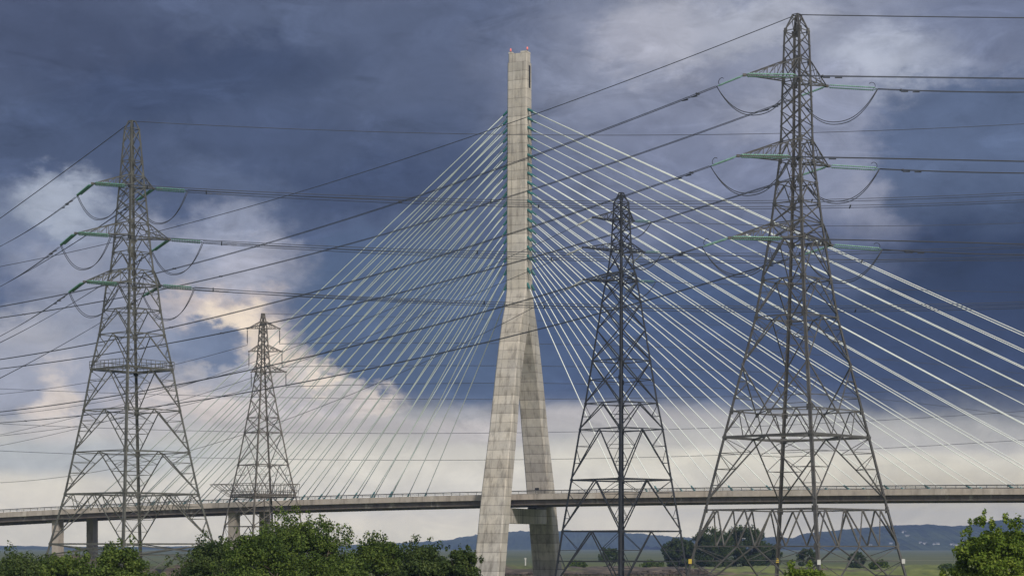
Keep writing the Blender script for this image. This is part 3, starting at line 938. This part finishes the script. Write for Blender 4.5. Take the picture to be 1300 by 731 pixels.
names = {'top': 'upper', 'mid': 'middle', 'low': 'lower'}
R_left = {('top', 0): [(907, 114), (825, 145), (750, 172), (650, 208), (500, 259), (325, 312), (200, 346), (0, 389.5)],
          ('top', 1): [(974.5, 139), (847, 183), (800, 200), (650, 249), (570, 274), (407, 319), (325, 340), (150, 377.5), (0, 404)],
          ('mid', 0): [(905, 212), (800, 249), (650, 297), (575, 320), (475, 349), (385, 374), (215, 415), (120, 435), (0, 457)],
          ('mid', 1): [(975, 235.5), (875, 269), (800, 291), (650, 335), (550, 359), (475, 380), (325, 414.5), (217, 435), (0, 468)],
          ('low', 0): [(890, 314.5), (857, 325), (745, 356), (650, 387), (600, 401), (525, 420), (407, 450), (225, 486), (85, 512), (0, 523)],
          ('low', 1): [(962, 342), (875, 367), (757, 399), (650, 426), (525, 455), (407, 481), (225, 511), (100, 529), (0, 536)]}
R_right = {('top', 0): [(1060, 97), (1180, 98.5), (1300, 100)], ('top', 1): [(1110, 114), (1200, 115.5), (1300, 117.5)],
           ('mid', 0): [(1060, 200), (1180, 202.5), (1300, 205)], ('mid', 1): [(1115, 215), (1200, 217.5), (1300, 220)],
           ('low', 0): [(1060, 304), (1180, 307), (1300, 310)], ('low', 1): [(1120, 318), (1200, 320), (1300, 323.5)]}
INS = 4.3
for (nm, sd), pts in R_left.items():
    tip = arms_R[nm][sd]; ln = INS
    armname = ('left' if sd == 0 else 'right')
    lab = 'twin cable from the tallest pylon\'s %s %s arm, slanting down left across the bridge tower' % (names[nm], armname)
    fn, d = conductor(tip, (-250, 410), pts, lab, t0=ln, twin=0.2, r=0.047)
    e1 = fn(ln / d.length)
    insulator(RP.root, tip, e1, M['glass_green'], horn=(sd == 0))
    lab = 'twin cable from the tallest pylon\'s %s %s arm, running level to the right edge' % (names[nm], armname)
    fn2, d2 = conductor(tip, (1750, 238 if sd == 0 else 250), R_right[(nm, sd)], lab, t0=6.6, twin=0.2, r=0.045)
    e2 = fn2(6.6 / d2.length)
    insulator(RP.root, tip, e2, M['glass_green'], horn=(sd == 1))
    loop_wire(RP.root, e1, e2, 3.9 if sd == 0 else 3.8)
pk = RP.C + V3((0, 0, RP.z(19)))
conductor(pk, (-250, 410), [(975, 32), (690, 141), (610, 169), (485, 211), (376, 246), (325, 261), (210, 291), (135, 308), (0, 339)], 'single thin wire from the top of the tallest pylon slanting down to the left', twin=0, r=0.055, group='overhead earth wires')
conductor(pk, (1750, 245), [(1100, 20.5), (1200, 21.8), (1300, 23)], 'single thin wire from the top of the tallest pylon to the right edge', twin=0, r=0.07, group='overhead earth wires')

# ---- second pylon, on the left
LP = Pylon('l', 307, 167.5, 6, [(154, 5), (164, 10), (205, 14), (224, 15.6), (290, 22), (313, 24), (345, 28), (363, 33), (394, 37), (425, 42), (467, 51.5), (521, 61.5), (574, 73), (627, 84.5), (690, 103)],
           M['steel_grey'], 'grey lattice pylon at the left edge with a railed work platform around its middle', (0.26, 0.40), (0.11, 0.175))
LP.legs(); z = LP.z
LP.belt(z(154)); LP.belt(z(164)); LP.X(z(205), z(164), 2); LP.belt(z(205)); LP.X(z(224), z(205), 1); LP.belt(z(224)); LP.X(z(238), z(224), 1); LP.belt(z(238))
LP.X(z(284), z(238), 3); LP.belt(z(284)); LP.Vee(z(302), z(284), 0); LP.belt(z(302)); LP.Vee(z(321), z(302), 1); LP.belt(z(321)); LP.Vee(z(344), z(321), 1)
LP.belt(z(344)); LP.Vee(z(362), z(344), 0); LP.belt(z(362), None, True); LP.Vee(z(394), z(362), 2); LP.belt(z(394), None, True); LP.Vee(z(425), z(394), 2); LP.belt(z(425), None, True)
LP.Vee(z(467), z(425), 2); LP.belt(z(470), None, True); LP.Vee(z(521), z(470), 3); LP.belt(z(521), None, True); LP.Vee(z(574), z(521), 3); LP.belt(z(574), None, True)
LP.Vee(z(627), z(574), 3); LP.belt(z(627), 0.24, True); LP.truss(z(648), z(627), 4, 0.12); LP.Vee(z(690), z(627), 3); LP.belt(z(690), 0.24, True); LP.X(z(704), z(690), 1); LP.belt(z(704), 0.14)
LP.Vee(0, z(704), 2)
LP.finish()
def platform(P, py, zr, flare=1.15, mesh_rail=True, half=None, name='work_platform'):
    mb = MB(); zb = P.z(py); rr = P.r(zb) * flare
    cs = [P.C + P.cdir(i) * rr + V3((0, 0, zb)) for i in range(4)]; ci = [P.C + P.cdir(i) * (rr - 1.6) + V3((0, 0, zb)) for i in range(4)]
    for i in range(4):
        a, b, c, d = cs[i], cs[(i + 1) % 4], ci[(i + 1) % 4], ci[i]
        dn = V3((0, 0, -0.15))
        mb.add([a, b, c, d, a + dn, b + dn, c + dn, d + dn], [(0, 1, 2, 3), (7, 6, 5, 4), (0, 4, 5, 1), (2, 6, 7, 3)])
    pf = mb.build(name, P.mat, P.root)
    rl = MB()
    for i in range(4):
        a, b = cs[i], cs[(i + 1) % 4]
        for h in (0.55, 1.1): rl.bar(a + V3((0, 0, h)), b + V3((0, 0, h)), 0.09)
        for k in range(10):
            q = a.lerp(b, k / 10); rl.bar(q, q + V3((0, 0, 1.1)), 0.08)
    rl.build('railing', P.mat, pf)
platform(LP, 468, 1.1, 1.02)
arms_L = {}
for nm, (pxl, pyl), (pxr, pyr), yb, yt in (('top', (117.5, 233), (195, 239.5), 237, 224), ('mid', (96, 296), (215, 304), 301, 284), ('low', (107, 357.5), (204, 362.5), 362, 344)):
    tl, tr = LP.tip(pxl, pyl, 1), LP.tip(pxr, pyr, -1)
    LP.arm(tl, LP.z(yb), LP.z(yt), 1, 5); LP.arm(tr, LP.z(yb), LP.z(yt), -1, 3)
    arms_L[nm] = (tl, tr)
L_right = {('top', 0): [(240, 243), (325, 246), (500, 252.5), (650, 255.5), (975, 255), (1082, 252.5), (1300, 247)], ('top', 1): [(240, 246), (325, 250), (475, 256), (650, 260), (975, 263), (1115, 261), (1300, 256)],
           ('mid', 0): [(250, 307), (325, 311), (407, 316), (650, 320), (975, 322), (1055, 320), (1300, 314.5)], ('mid', 1): [(255, 310), (325, 316), (485, 322.5), (650, 327), (975, 329), (1300, 327.5)],
           ('low', 0): [(240, 366), (325, 372), (415, 377), (500, 380.5), (650, 385), (762, 388), (850, 389), (1070, 389), (1300, 385)], ('low', 1): [(245, 369), (325, 374), (415, 379.5), (650, 388), (850, 392), (1070, 393), (1300, 391)]}
L_left = {('top', 0): [(96, 252), (50, 283), (0, 313)], ('top', 1): [(178, 255), (135, 282), (100, 304), (0, 364)],
          ('mid', 0): [(72, 317), (36, 342), (0, 364)], ('mid', 1): [(195, 320), (125, 365), (85, 388), (0, 435)],
          ('low', 0): [(85, 375), (42, 402), (0, 427)], ('low', 1): [(184, 378), (122, 412), (60, 448), (0, 480)]}
for (nm, sd), pts in L_right.items():
    tip = arms_L[nm][sd]; armname = 'left' if sd == 0 else 'right'
    lab = 'twin cable from the %s %s arm of the left pylon, running nearly level behind everything to the right edge' % (names[nm], armname)
    lab = 'twin cable from the left-edge pylon\'s %s %s arm, running nearly level to the right' % (names[nm], armname)
    fn, d = conductor(tip, (1750, 345 if sd == 0 else 352), pts, lab, t0=5.4, twin=0.2, r=0.05, vert=0.16)
    e1 = fn(5.4 / d.length); insulator(LP.root, tip, e1, M['glass_dark'], r=0.18, twin=0.28)
    lab = 'twin cable from the left-edge pylon\'s %s %s arm, dropping steeply to the left edge' % (names[nm], armname)
    fn2, d2 = conductor(tip, (-420, 480), L_left[(nm, sd)], lab, t0=5.2, twin=0.42, r=0.045, vert=0.25)
    e2 = fn2(5.2 / d2.length); insulator(LP.root, tip, e2, M['glass_dark'], r=0.19, twin=0.32)
    loop_wire(LP.root, e1, e2, 4.3)
pk = LP.C + V3((0, 0, LP.z(154)))
conductor(pk, (-420, 480), [(160, 159), (85, 215), (40, 249), (0, 277)], 'single thin wire from the top of the left-edge pylon to the left edge', twin=0, r=0.07, group='overhead earth wires')
conductor(pk, (1750, 350), [(325, 162.5), (400, 166), (600, 170.5), (770, 171.5), (975, 170), (1047, 167), (1300, 158)], 'single thin wire from the top of the left-edge pylon running right across the sky', twin=0, r=0.05, group='overhead earth wires')

# ---- dark pylon just right of the bridge tower, seen corner-on
MP = Pylon('m', 341, 788.7, 1.2, [(245, 3.5), (258, 10.3), (300, 12.8), (317, 14), (340, 17), (375, 24), (460, 38), (512, 46.7), (545, 53.7), (609, 64.5), (674, 76), (731, 85)],
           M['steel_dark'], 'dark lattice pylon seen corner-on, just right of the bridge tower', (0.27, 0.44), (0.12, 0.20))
MP.legs(); z = MP.z
MP.belt(z(245)); MP.X(z(258), z(246), 1); MP.belt(z(258)); MP.X(z(268), z(258), 1); MP.belt(z(268)); MP.X(z(281), z(268), 1); MP.belt(z(281)); MP.X(z(309), z(281), 2); MP.belt(z(309)); MP.X(z(319), z(309), 1); MP.belt(z(319))
MP.X(z(347), z(319), 1); MP.belt(z(347)); MP.X(z(358), z(347), 1); MP.belt(z(358)); MP.X(z(458), z(358), 3); MP.belt(z(458), None, True); MP.X(z(512), z(458), 1); MP.belt(z(512) + (z(458) - z(512)) * MP.r(z(512)) / (MP.r(z(512)) + MP.r(z(458))), 0.14)
MP.belt(z(512), None, True); MP.Vee(z(545), z(512), 1); MP.belt(z(545), None, True); MP.Vee(z(609), z(545), 2); MP.belt(z(609), 0.26, True); MP.Vee(z(674), z(609), 3); MP.belt(z(674), 0.26, True)
MP.Vee(z(746), z(674), 2); MP.belt(z(712), 0.14); MP.finish()
arms_M = {}
for nm, (pxl, pyl), (pxr, pyr), yb, yt in (('top', (753, 276), (804.6, 280.6), 281, 268), ('mid', (740, 314), (818, 320), 319, 309), ('low', (741, 355), (810, 357), 358, 347)):
    tl, tr = MP.tip(pxl, pyl, 1), MP.tip(pxr, pyr, -1)
    MP.arm(tl, MP.z(yb), MP.z(yt), 1, 4); MP.arm(tr, MP.z(yb), MP.z(yt), -1, 3)
    arms_M[nm] = (tl, tr)
M_left = {'top': [(727, 291), (640, 333), (500, 393), (325, 455), (0, 552)], 'mid': [(712, 329), (640, 361), (575, 387), (500, 416), (325, 474), (0, 566)], 'low': [(715, 369), (635, 415), (550, 463), (465, 497), (357, 532), (200, 575), (0, 615)]}
M_right = {'top': [(850, 282), (950, 285), (1040, 287), (1300, 283)], 'mid': [(850, 320), (950, 322), (1100, 333), (1300, 330)], 'low': [(860, 359), (1000, 363), (1180, 369), (1300, 371)]}
for nm in M_left:
    tl, tr = arms_M[nm]
    fn, d = conductor(tl, (-300, 560), M_left[nm], 'single wire from the dark corner-on pylon\'s %s left arm falling away to the left' % names[nm], t0=4.2, twin=0, r=0.05, group='wires of the dark pylon')
    e1 = fn(4.2 / d.length); insulator(MP.root, tl, e1, M['glass_pale'], r=0.13, twin=0.16)
    fn2, d2 = conductor(tr, (1750, 420), M_right[nm], 'single wire from the dark corner-on pylon\'s %s right arm running level to the right' % names[nm], t0=3.6, twin=0, r=0.045, group='wires of the dark pylon')
    e2 = fn2(3.6 / d2.length); insulator(MP.root, tr, e2, M['glass_dark'], r=0.12, twin=0.16)
    dv = (e1 - tl); dv.z = 0
    e3 = tr + dv.normalized() * 3.2 + V3((0, 0, -1.8)); insulator(MP.root, tr, e3, M['glass_pale'], r=0.13, twin=0.16)
    loop_wire(MP.root, e3, e2, 1.8, 0.12, 0.045)

# ---- smallest pylon, left of the tower and close to the bridge
SP = Pylon('s', 425, 334, 14, [(398, 2.5), (417, 5.5), (446, 7.5), (472, 10), (500, 14.8), (550, 24.5), (590, 32.5), (640, 44), (675, 51)],
           M['steel_brown'], 'smallest lattice pylon, brownish, with a flared access basket, standing in front of the bridge deck', (0.24, 0.36), (0.12, 0.17))
SP.legs(); z = SP.z
SP.belt(z(398)); SP.X(z(417), z(399), 2); SP.belt(z(417)); SP.X(z(446), z(417), 3); SP.belt(z(446)); SP.X(z(472), z(446), 2); SP.belt(z(472)); SP.X(z(530), z(472), 3); SP.belt(z(530)); SP.X(z(549), z(530), 1); SP.belt(z(549), None, True)
SP.X(z(590), z(549), 1); SP.belt(z(590), None, True); SP.Vee(z(628), z(590), 2); SP.belt(z(628), 0.24, True); SP.X(z(668), z(628), 1); SP.belt(z(668)); SP.Vee(0, z(668), 2); SP.finish()
for py, pl, pr_, yt in ((417, 314, 355, 408), (446, 316, 358, 438), (472, 319, 363, 463)):
    for px, sd in ((pl, 1), (pr_, -1)):
        tp = SP.tip(px, py, sd); SP.arm(tp, SP.z(py), SP.z(yt), sd, 3)
        insulator(SP.root, tp, tp - V3((0, 0, 3.6)), M['glass_pale'] if False else M['steel_dark'], twin=0, r=0.14)
        nm = {417: 'upper', 446: 'middle', 472: 'lower'}[py]
        if sd == -1:
            pts = {417: [(355, 424), (412, 427), (500, 431), (650, 437), (750, 441), (1000, 447)], 446: [(357, 451), (475, 457), (650, 465), (750, 468), (1000, 473)], 472: [(345, 473), (432, 479), (500, 484), (650, 489.5), (1000, 497)]}[py]
            conductor(tp - V3((0, 0, 3.6)), (1750, 900), pts, 'thin wire from the smallest pylon\'s %s right arm passing behind the bridge tower' % nm, twin=0, r=0.065, group='wires of the smallest pylon')
        else:
            y0 = {417: 500, 446: 527, 472: 553}[py]
            p_ = tp - V3((0, 0, 3.6)); pyp = HY - (p_.z - CZ) * F / p_.y
            conductor(p_, (-420, 560), [(200, pyp + (y0 - pyp) * 0.48), (0, y0)], 'thin wire from the smallest pylon\'s %s left arm descending to the left edge' % nm, twin=0, r=0.055, group='wires of the smallest pylon')
pk = SP.C + V3((0, 0, SP.z(398)))
conductor(pk, (1750, 900), [(400, 400), (650, 406), (1000, 414)], 'thin wire from the top of the smallest pylon passing behind the bridge tower', twin=0, r=0.04, group='overhead earth wires')
# access basket: flared rail around the work platform
mb = MB(); zb = SP.z(630); r0 = SP.r(zb) * 1.05; r1 = [r0 + 0.7, r0 + 4.2, r0 + 0.7, r0 + 0.4]
for i in range(4):
    a0, b0 = SP.C + SP.cdir(i) * r0 + V3((0, 0, zb)), SP.C + SP.cdir(i + 1) * r0 + V3((0, 0, zb))
    a1, b1 = SP.C + SP.cdir(i) * r1[i] + V3((0, 0, zb + 2.7)), SP.C + SP.cdir(i + 1) * r1[(i + 1) % 4] + V3((0, 0, zb + 2.7))
    for t in (0, 0.5, 1.0): mb.bar(a0.lerp(a1, t), b0.lerp(b1, t), 0.13 if t != 0.5 else 0.08)
    for k in range(13):
        t = k / 12; mb.bar(a0.lerp(b0, t), a1.lerp(b1, t), 0.09)
mb.build('access_basket', SP.mat, SP.root)
platform(SP, 630.5, 1.1, 0.98)
ld = MB(); bxp = SP.C + V3((1.0, -1.0, 0))
for sx in (-0.6, 0.6):
    for sy in (-0.5, 0.5): ld.bar(bxp + V3((sx, sy, 0)), bxp + V3((sx, sy, zb)), 0.1)
for k in range(28): ld.bar(bxp + V3((-0.6, -0.5, k * 0.6)), bxp + V3((0.6, -0.5, k * 0.6)), 0.07)
ld.build('ladder_cage', SP.mat, SP.root)

# ---- far wires that cross the whole view behind the bridge
for nm, pts in (('highest', [(150, 501), (324, 504), (500, 505.5), (650, 505.5), (900, 503), (1300, 490)]), ('middle', [(324, 547.5), (617, 550), (837, 545.5), (1105, 534.5), (1300, 521)]), ('lowest', [(95, 575), (324, 582), (616, 584), (837, 580), (1115, 569), (1300, 558)])):
    y0 = {'highest': 494, 'middle': 537, 'lowest': 572}[nm]
    st = at(-250, y0 - 14, 640)
    conductor(st, (1600, 640), [(0, y0)] + pts, '%s of the three long thin wires crossing the pale sky behind the bridge tower' % nm, twin=0, r=0.075, group='far wires behind the bridge', n=80)

# ------------------------------------------------------------------ vegetation
def crown_mesh(name, clumps, n, size, seed, mat, parent, flat=0.6):
    """leaf-sized quads spread through clumps (centre, rx, ry, rz)"""
    rs = np.random.RandomState(seed)
    vol = np.array([c[1] * c[2] * c[3] for c in clumps]) ** 0.75; vol = vol / vol.sum()
    idx = rs.choice(len(clumps), n, p=vol)
    cen = np.array([tuple(c[0]) for c in clumps])[idx]; rad = np.array([c[1:4] for c in clumps])[idx]
    dirs = rs.normal(size=(n, 3)); dirs /= np.linalg.norm(dirs, axis=1)[:, None]
    rr = rs.rand(n) ** (1 / 3.0)
    rr = 0.3 + 0.7 * rr + rs.normal(size=n) * 0.13
    pos = cen + dirs * rad * rr[:, None]
    nrm = dirs * 0.8 + rs.normal(size=(n, 3)) * 0.7 + np.array([0, 0, 0.5]); nrm /= np.linalg.norm(nrm, axis=1)[:, None]
    a = np.cross(nrm, rs.normal(size=(n, 3))); a /= np.linalg.norm(a, axis=1)[:, None]
    b = np.cross(nrm, a)
    sz = size * (0.55 + 0.9 * rs.rand(n))[:, None]
    v = np.empty((n, 4, 3))
    v[:, 0] = pos - a * sz; v[:, 1] = pos - b * sz * flat; v[:, 2] = pos + a * sz; v[:, 3] = pos + b * sz * flat
    off = parent.location
    v = v.reshape(-1, 3) - np.array(tuple(off))
    me = bpy.data.meshes.new(name)
    me.vertices.add(n * 4); me.vertices.foreach_set('co', v.ravel())
    me.loops.add(n * 4); me.loops.foreach_set('vertex_index', np.arange(n * 4))
    me.polygons.add(n); me.polygons.foreach_set('loop_start', np.arange(n) * 4); me.polygons.foreach_set('loop_total', np.full(n, 4))
    me.update(); me.validate()
    me.materials.append(mat)
    o = bpy.data.objects.new(name, me); COL.objects.link(o); o.parent = parent
    return o

def tree(kind, x, y, height, width, seed, mat, label, group, n=22000, leaf=0.078, cat='tree', low=0.12, sprays=40, nclump=150, shape=1.0):
    rnd = random.Random(seed)
    base = V3((x, y, 0)); root = empty(kind, base); tag(root, label, cat, group)
    tk = MB(); clumps = []
    tops = []
    nl = 7 if height > 3 else 5
    r0 = 0.028 * height
    forkz = height * rnd.uniform(0.15, 0.25)
    tk.tube([base - V3((0, 0, 0.3)), base + V3((0, 0, forkz * 0.5)), base + V3((rnd.uniform(-.2, .2), 0, forkz))], [r0 * 1.3, r0, r0 * 0.85], 8)
    for i in range(nl):
        a = 2 * math.pi * i / nl + rnd.uniform(-0.4, 0.4); sp = width / 2 * rnd.uniform(0.25, 0.7)
        p0 = base + V3((0, 0, forkz * rnd.uniform(0.7, 1)))
        p2 = base + V3((sp * math.cos(a), sp * math.sin(a), height * rnd.uniform(0.55, 0.86)))
        p1 = p0.lerp(p2, 0.5) + V3((math.cos(a), math.sin(a), 0)) * sp * 0.15
        tk.tube([p0, p1, p2], [r0 * 0.6, r0 * 0.35, r0 * 0.12], 6)
        tops.append((p1, p2))
        for k in range(4):
            q0 = p1.lerp(p2, rnd.random()); q1 = q0 + V3((rnd.uniform(-1, 1), rnd.uniform(-1, 1), rnd.uniform(0.1, 0.8))) * width * 0.16
            tk.tube([q0, q1], [r0 * 0.2, r0 * 0.06], 5)
    tk.build('trunk', M['bark'], root, True)
    def envf(t):
        if t < 0.45: return shape * (0.7 + 0.3 * (t - low) / (0.45 - low))
        return shape * max(0.05, 1 - ((t - 0.45) / 0.57) ** 2.4) ** 0.55
    for i in range(nclump):
        a = rnd.uniform(0, 2 * math.pi); t = rnd.uniform(low, 1.0)
        env = envf(t)
        rr = width / 2 * env * math.sqrt(rnd.uniform(0.15, 1)) * 0.85
        s = width * rnd.uniform(0.05, 0.125) * (1.0 if height > 3 else 1.35)
        clumps.append((base + V3((rr * math.cos(a), rr * math.sin(a), height * (t * 0.93) - s * 0.3)), s * 1.15, s * 1.15, s * 0.8))
    for i in range(sprays):
        a = rnd.uniform(0, 2 * math.pi); t = rnd.uniform(0.5, 1.0)
        env = envf(t)
        rr = width / 2 * env * rnd.uniform(0.75, 1.08); s = width * rnd.uniform(0.014, 0.05)
        clumps.append((base + V3((rr * math.cos(a), rr * math.sin(a), height * t * rnd.uniform(0.97, 1.03))), s, s, s * 1.5))
    crown_mesh('crown', clumps, n, leaf, seed + 1, mat, root)
    return root

def tree_px(kind, px, py_top, Y, wpx, seed, mat, label, group, **kw):
    p = at(px, py_top, Y)
    return tree(kind, p.x, Y, p.z, wpx * Y / F, seed, mat, label, group, **kw)

NG = 'near trees along the lower edge'
tree_px('bushy_tree', 30, 692, 118, 158, 21, M['leaf_dark'], 'dark bushy tree in the lower left corner', NG, n=38400)
tree_px('bushy_tree', 88, 697, 112, 109, 22, M['leaf_mid'], 'low rounded green tree below the left-edge pylon\'s left leg', NG, n=28800)
tree_px('bushy_tree', 155, 686, 116, 103, 23, M['leaf_mid'], 'green tree under the middle of the left-edge pylon, beside a gap of bare earth', NG, n=32000)
tree_px('bushy_tree', 268, 676, 122, 122, 24, M['leaf_dark'], 'dark green tree to the right of the bare earth gap, below the smallest pylon', NG, n=38400)
tree_px('bushy_tree', 325, 670, 112, 146, 25, M['leaf_mid'], 'broad tree in front of the bridge pier near the smallest pylon', NG, n=41600)
tree_px('bushy_tree', 378, 652, 118, 164, 26, M['leaf_mid'], 'tallest of the near trees, reaching up to the bridge deck on the left', NG, n=67200, sprays=110, nclump=150)
tree_px('bushy_tree', 484, 677, 126, 103, 27, M['leaf_mid'], 'round topped green tree halfway between the tallest near tree and the bridge tower', NG, n=38400)
tree_px('bushy_tree', 535, 685, 120, 103, 28, M['leaf_dark'], 'dense green tree second to the left of the bridge tower foot', NG, n=35200)
tree_px('bushy_tree', 585, 689, 115, 80, 29, M['leaf_dark'], 'dark tree touching the left foot of the bridge tower', NG, n=28800)
tree_px('bushy_tree', 440, 708, 104, 97, 32, M['leaf_mid'], 'low green bush at the bottom edge right of the tallest near tree', NG, n=22400)
tree_px('bushy_tree', 1268, 655, 98, 134, 30, M['leaf_bright'], 'bright green leafy tree in the lower right corner', NG, n=67200, sprays=90, nclump=130, shape=1.1)
tree_px('bushy_tree', 1022, 712, 112, 95, 31, M['leaf_bright'], 'bright green bush poking up at the foot of the tallest pylon', NG, n=24000)

FG = 'dark trees on the marsh'
for i, (px, py, wd, lab) in enumerate(((905, 672, 62, 'broad dark tree behind the left legs of the tallest pylon'), (945, 668, 58, 'tallest dark tree of the clump behind the tallest pylon'), (862, 684, 44, 'left-hand dark tree of the clump, beside the dark corner-on pylon'), (975, 690, 34, 'small dark tree at the right end of the clump behind the tallest pylon'))):
    tree_px('dark_tree', px, py, 600 + 12 * i, wd, 40 + i, M['leaf_far'], lab, FG, n=22000, leaf=0.24, low=0.04, sprays=150, nclump=90)
BG = 'round shrubs on the marsh'
for i, (px, py, wd, Y, mt, lab) in enumerate(((774, 695, 30, 600, 'leaf_far', 'round dark shrub behind the centre of the dark corner-on pylon'), (733, 712, 26, 560, 'leaf_mid', 'low green shrub right beside the foot of the bridge tower'), (828, 711, 30, 560, 'leaf_mid', 'low green shrub beyond the right leg of the dark corner-on pylon'),
        (1026, 696, 30, 560, 'leaf_far', 'round dark shrub seen between the middle legs of the tallest pylon'), (1088, 701, 25, 590, 'leaf_far', 'round shrub standing alone on the open marsh inside the tallest pylon\'s right legs'), (1116, 711, 26, 530, 'leaf_mid', 'low shrub at the tallest pylon\'s rightmost leg'), (1205, 716, 34, 500, 'leaf_mid', 'low pale shrub left of the bright tree in the right corner'), (690, 712, 18, 620, 'leaf_mid', 'small shrub between the legs of the bridge tower'))):
    tree_px('shrub', px, py, Y, wd, 60 + i, M[mt], lab, BG, n=8000, leaf=0.2, cat='shrub', low=0.0, sprays=60, nclump=40)

# white marker post between the tower legs
pm = MB(); p = at(667, 712, 520)
pm.tube([(p.x, 520, 0), (p.x, 520, p.z + 0.6)], 0.2, 8); pm.box((p.x, 520, p.z + 0.75), 0.55, 0.3, 0.35)
tag(pm.build('marker_post', M['post_white']), 'white marker post on the bank between the legs of the bridge tower', 'post')

# houses on the far hillside
hr = random.Random(3)
from mathutils.bvhtree import BVHTree
hill_me = right_hill.data
hill_bvh = BVHTree.FromPolygons([v.co for v in hill_me.vertices], [tuple(p.vertices) for p in hill_me.polygons])
spots = [(1090, 688), (1104, 692), (1131, 690), (1139, 691), (1152, 680), (1168, 689), (1174, 690), (1186, 691), (1190, 690), (1208, 691), (1213, 692), (1147, 675), (1225, 687)]
hl = ['farthest left white house on the blue hillside, behind the tallest pylon', 'white house low on the hillside just right of the first', 'white cottage left of the pair near the foot of the hill', 'white cottage right of the pair near the foot of the hill', 'white house highest but one on the blue hillside', 'white house left of the central pair on the hillside', 'white house right of the central pair on the hillside', 'pale house left of two at the foot of the hill', 'pale house right of two at the foot of the hill', 'pale house low on the hill near the right-hand tree', 'lowest pale house near the right-hand tree', 'highest pale house on the blue hillside', 'pale house alone on the hillside nearest the right-hand tree']
for (px, py), lab in zip(spots, hl):
    rd = V3(((px - HX) / F, 1, (HY - py) / F)).normalized()
    hit = hill_bvh.ray_cast(V3((0, 0, CZ)), rd)[0]
    if hit is None: continue
    c = hit - V3((0, 0, 2))
    ho = empty('house', c); tag(ho, lab, 'house', 'houses on the far hillside')
    L, Wd, Hh = hr.uniform(6, 11), 5, hr.uniform(2.8, 3.8)
    a = hr.uniform(-0.5, 0.5); ax = V3((math.cos(a), math.sin(a), 0)); ay = V3((-math.sin(a), math.cos(a), 0))
    mb = MB(); mb.box(c + V3((0, 0, Hh / 2 - 4)), L, Wd, Hh + 8, ax, ay); mb.build('wall', M['render'], ho)
    rf = MB(); z0 = V3((0, 0, Hh)); ex, ey = ax * (L / 2 + 0.4), ay * (Wd / 2 + 0.4)
    rf.add([c + z0 - ex - ey, c + z0 + ex - ey, c + z0 + ex + ey, c + z0 - ex + ey, c + z0 - ex + V3((0, 0, 2)), c + z0 + ex + V3((0, 0, 2))], [(3, 2, 1, 0), (0, 1, 5, 4), (2, 3, 4, 5), (0, 4, 3), (1, 2, 5)])
    rf.build('roof', M['slate'], ho)
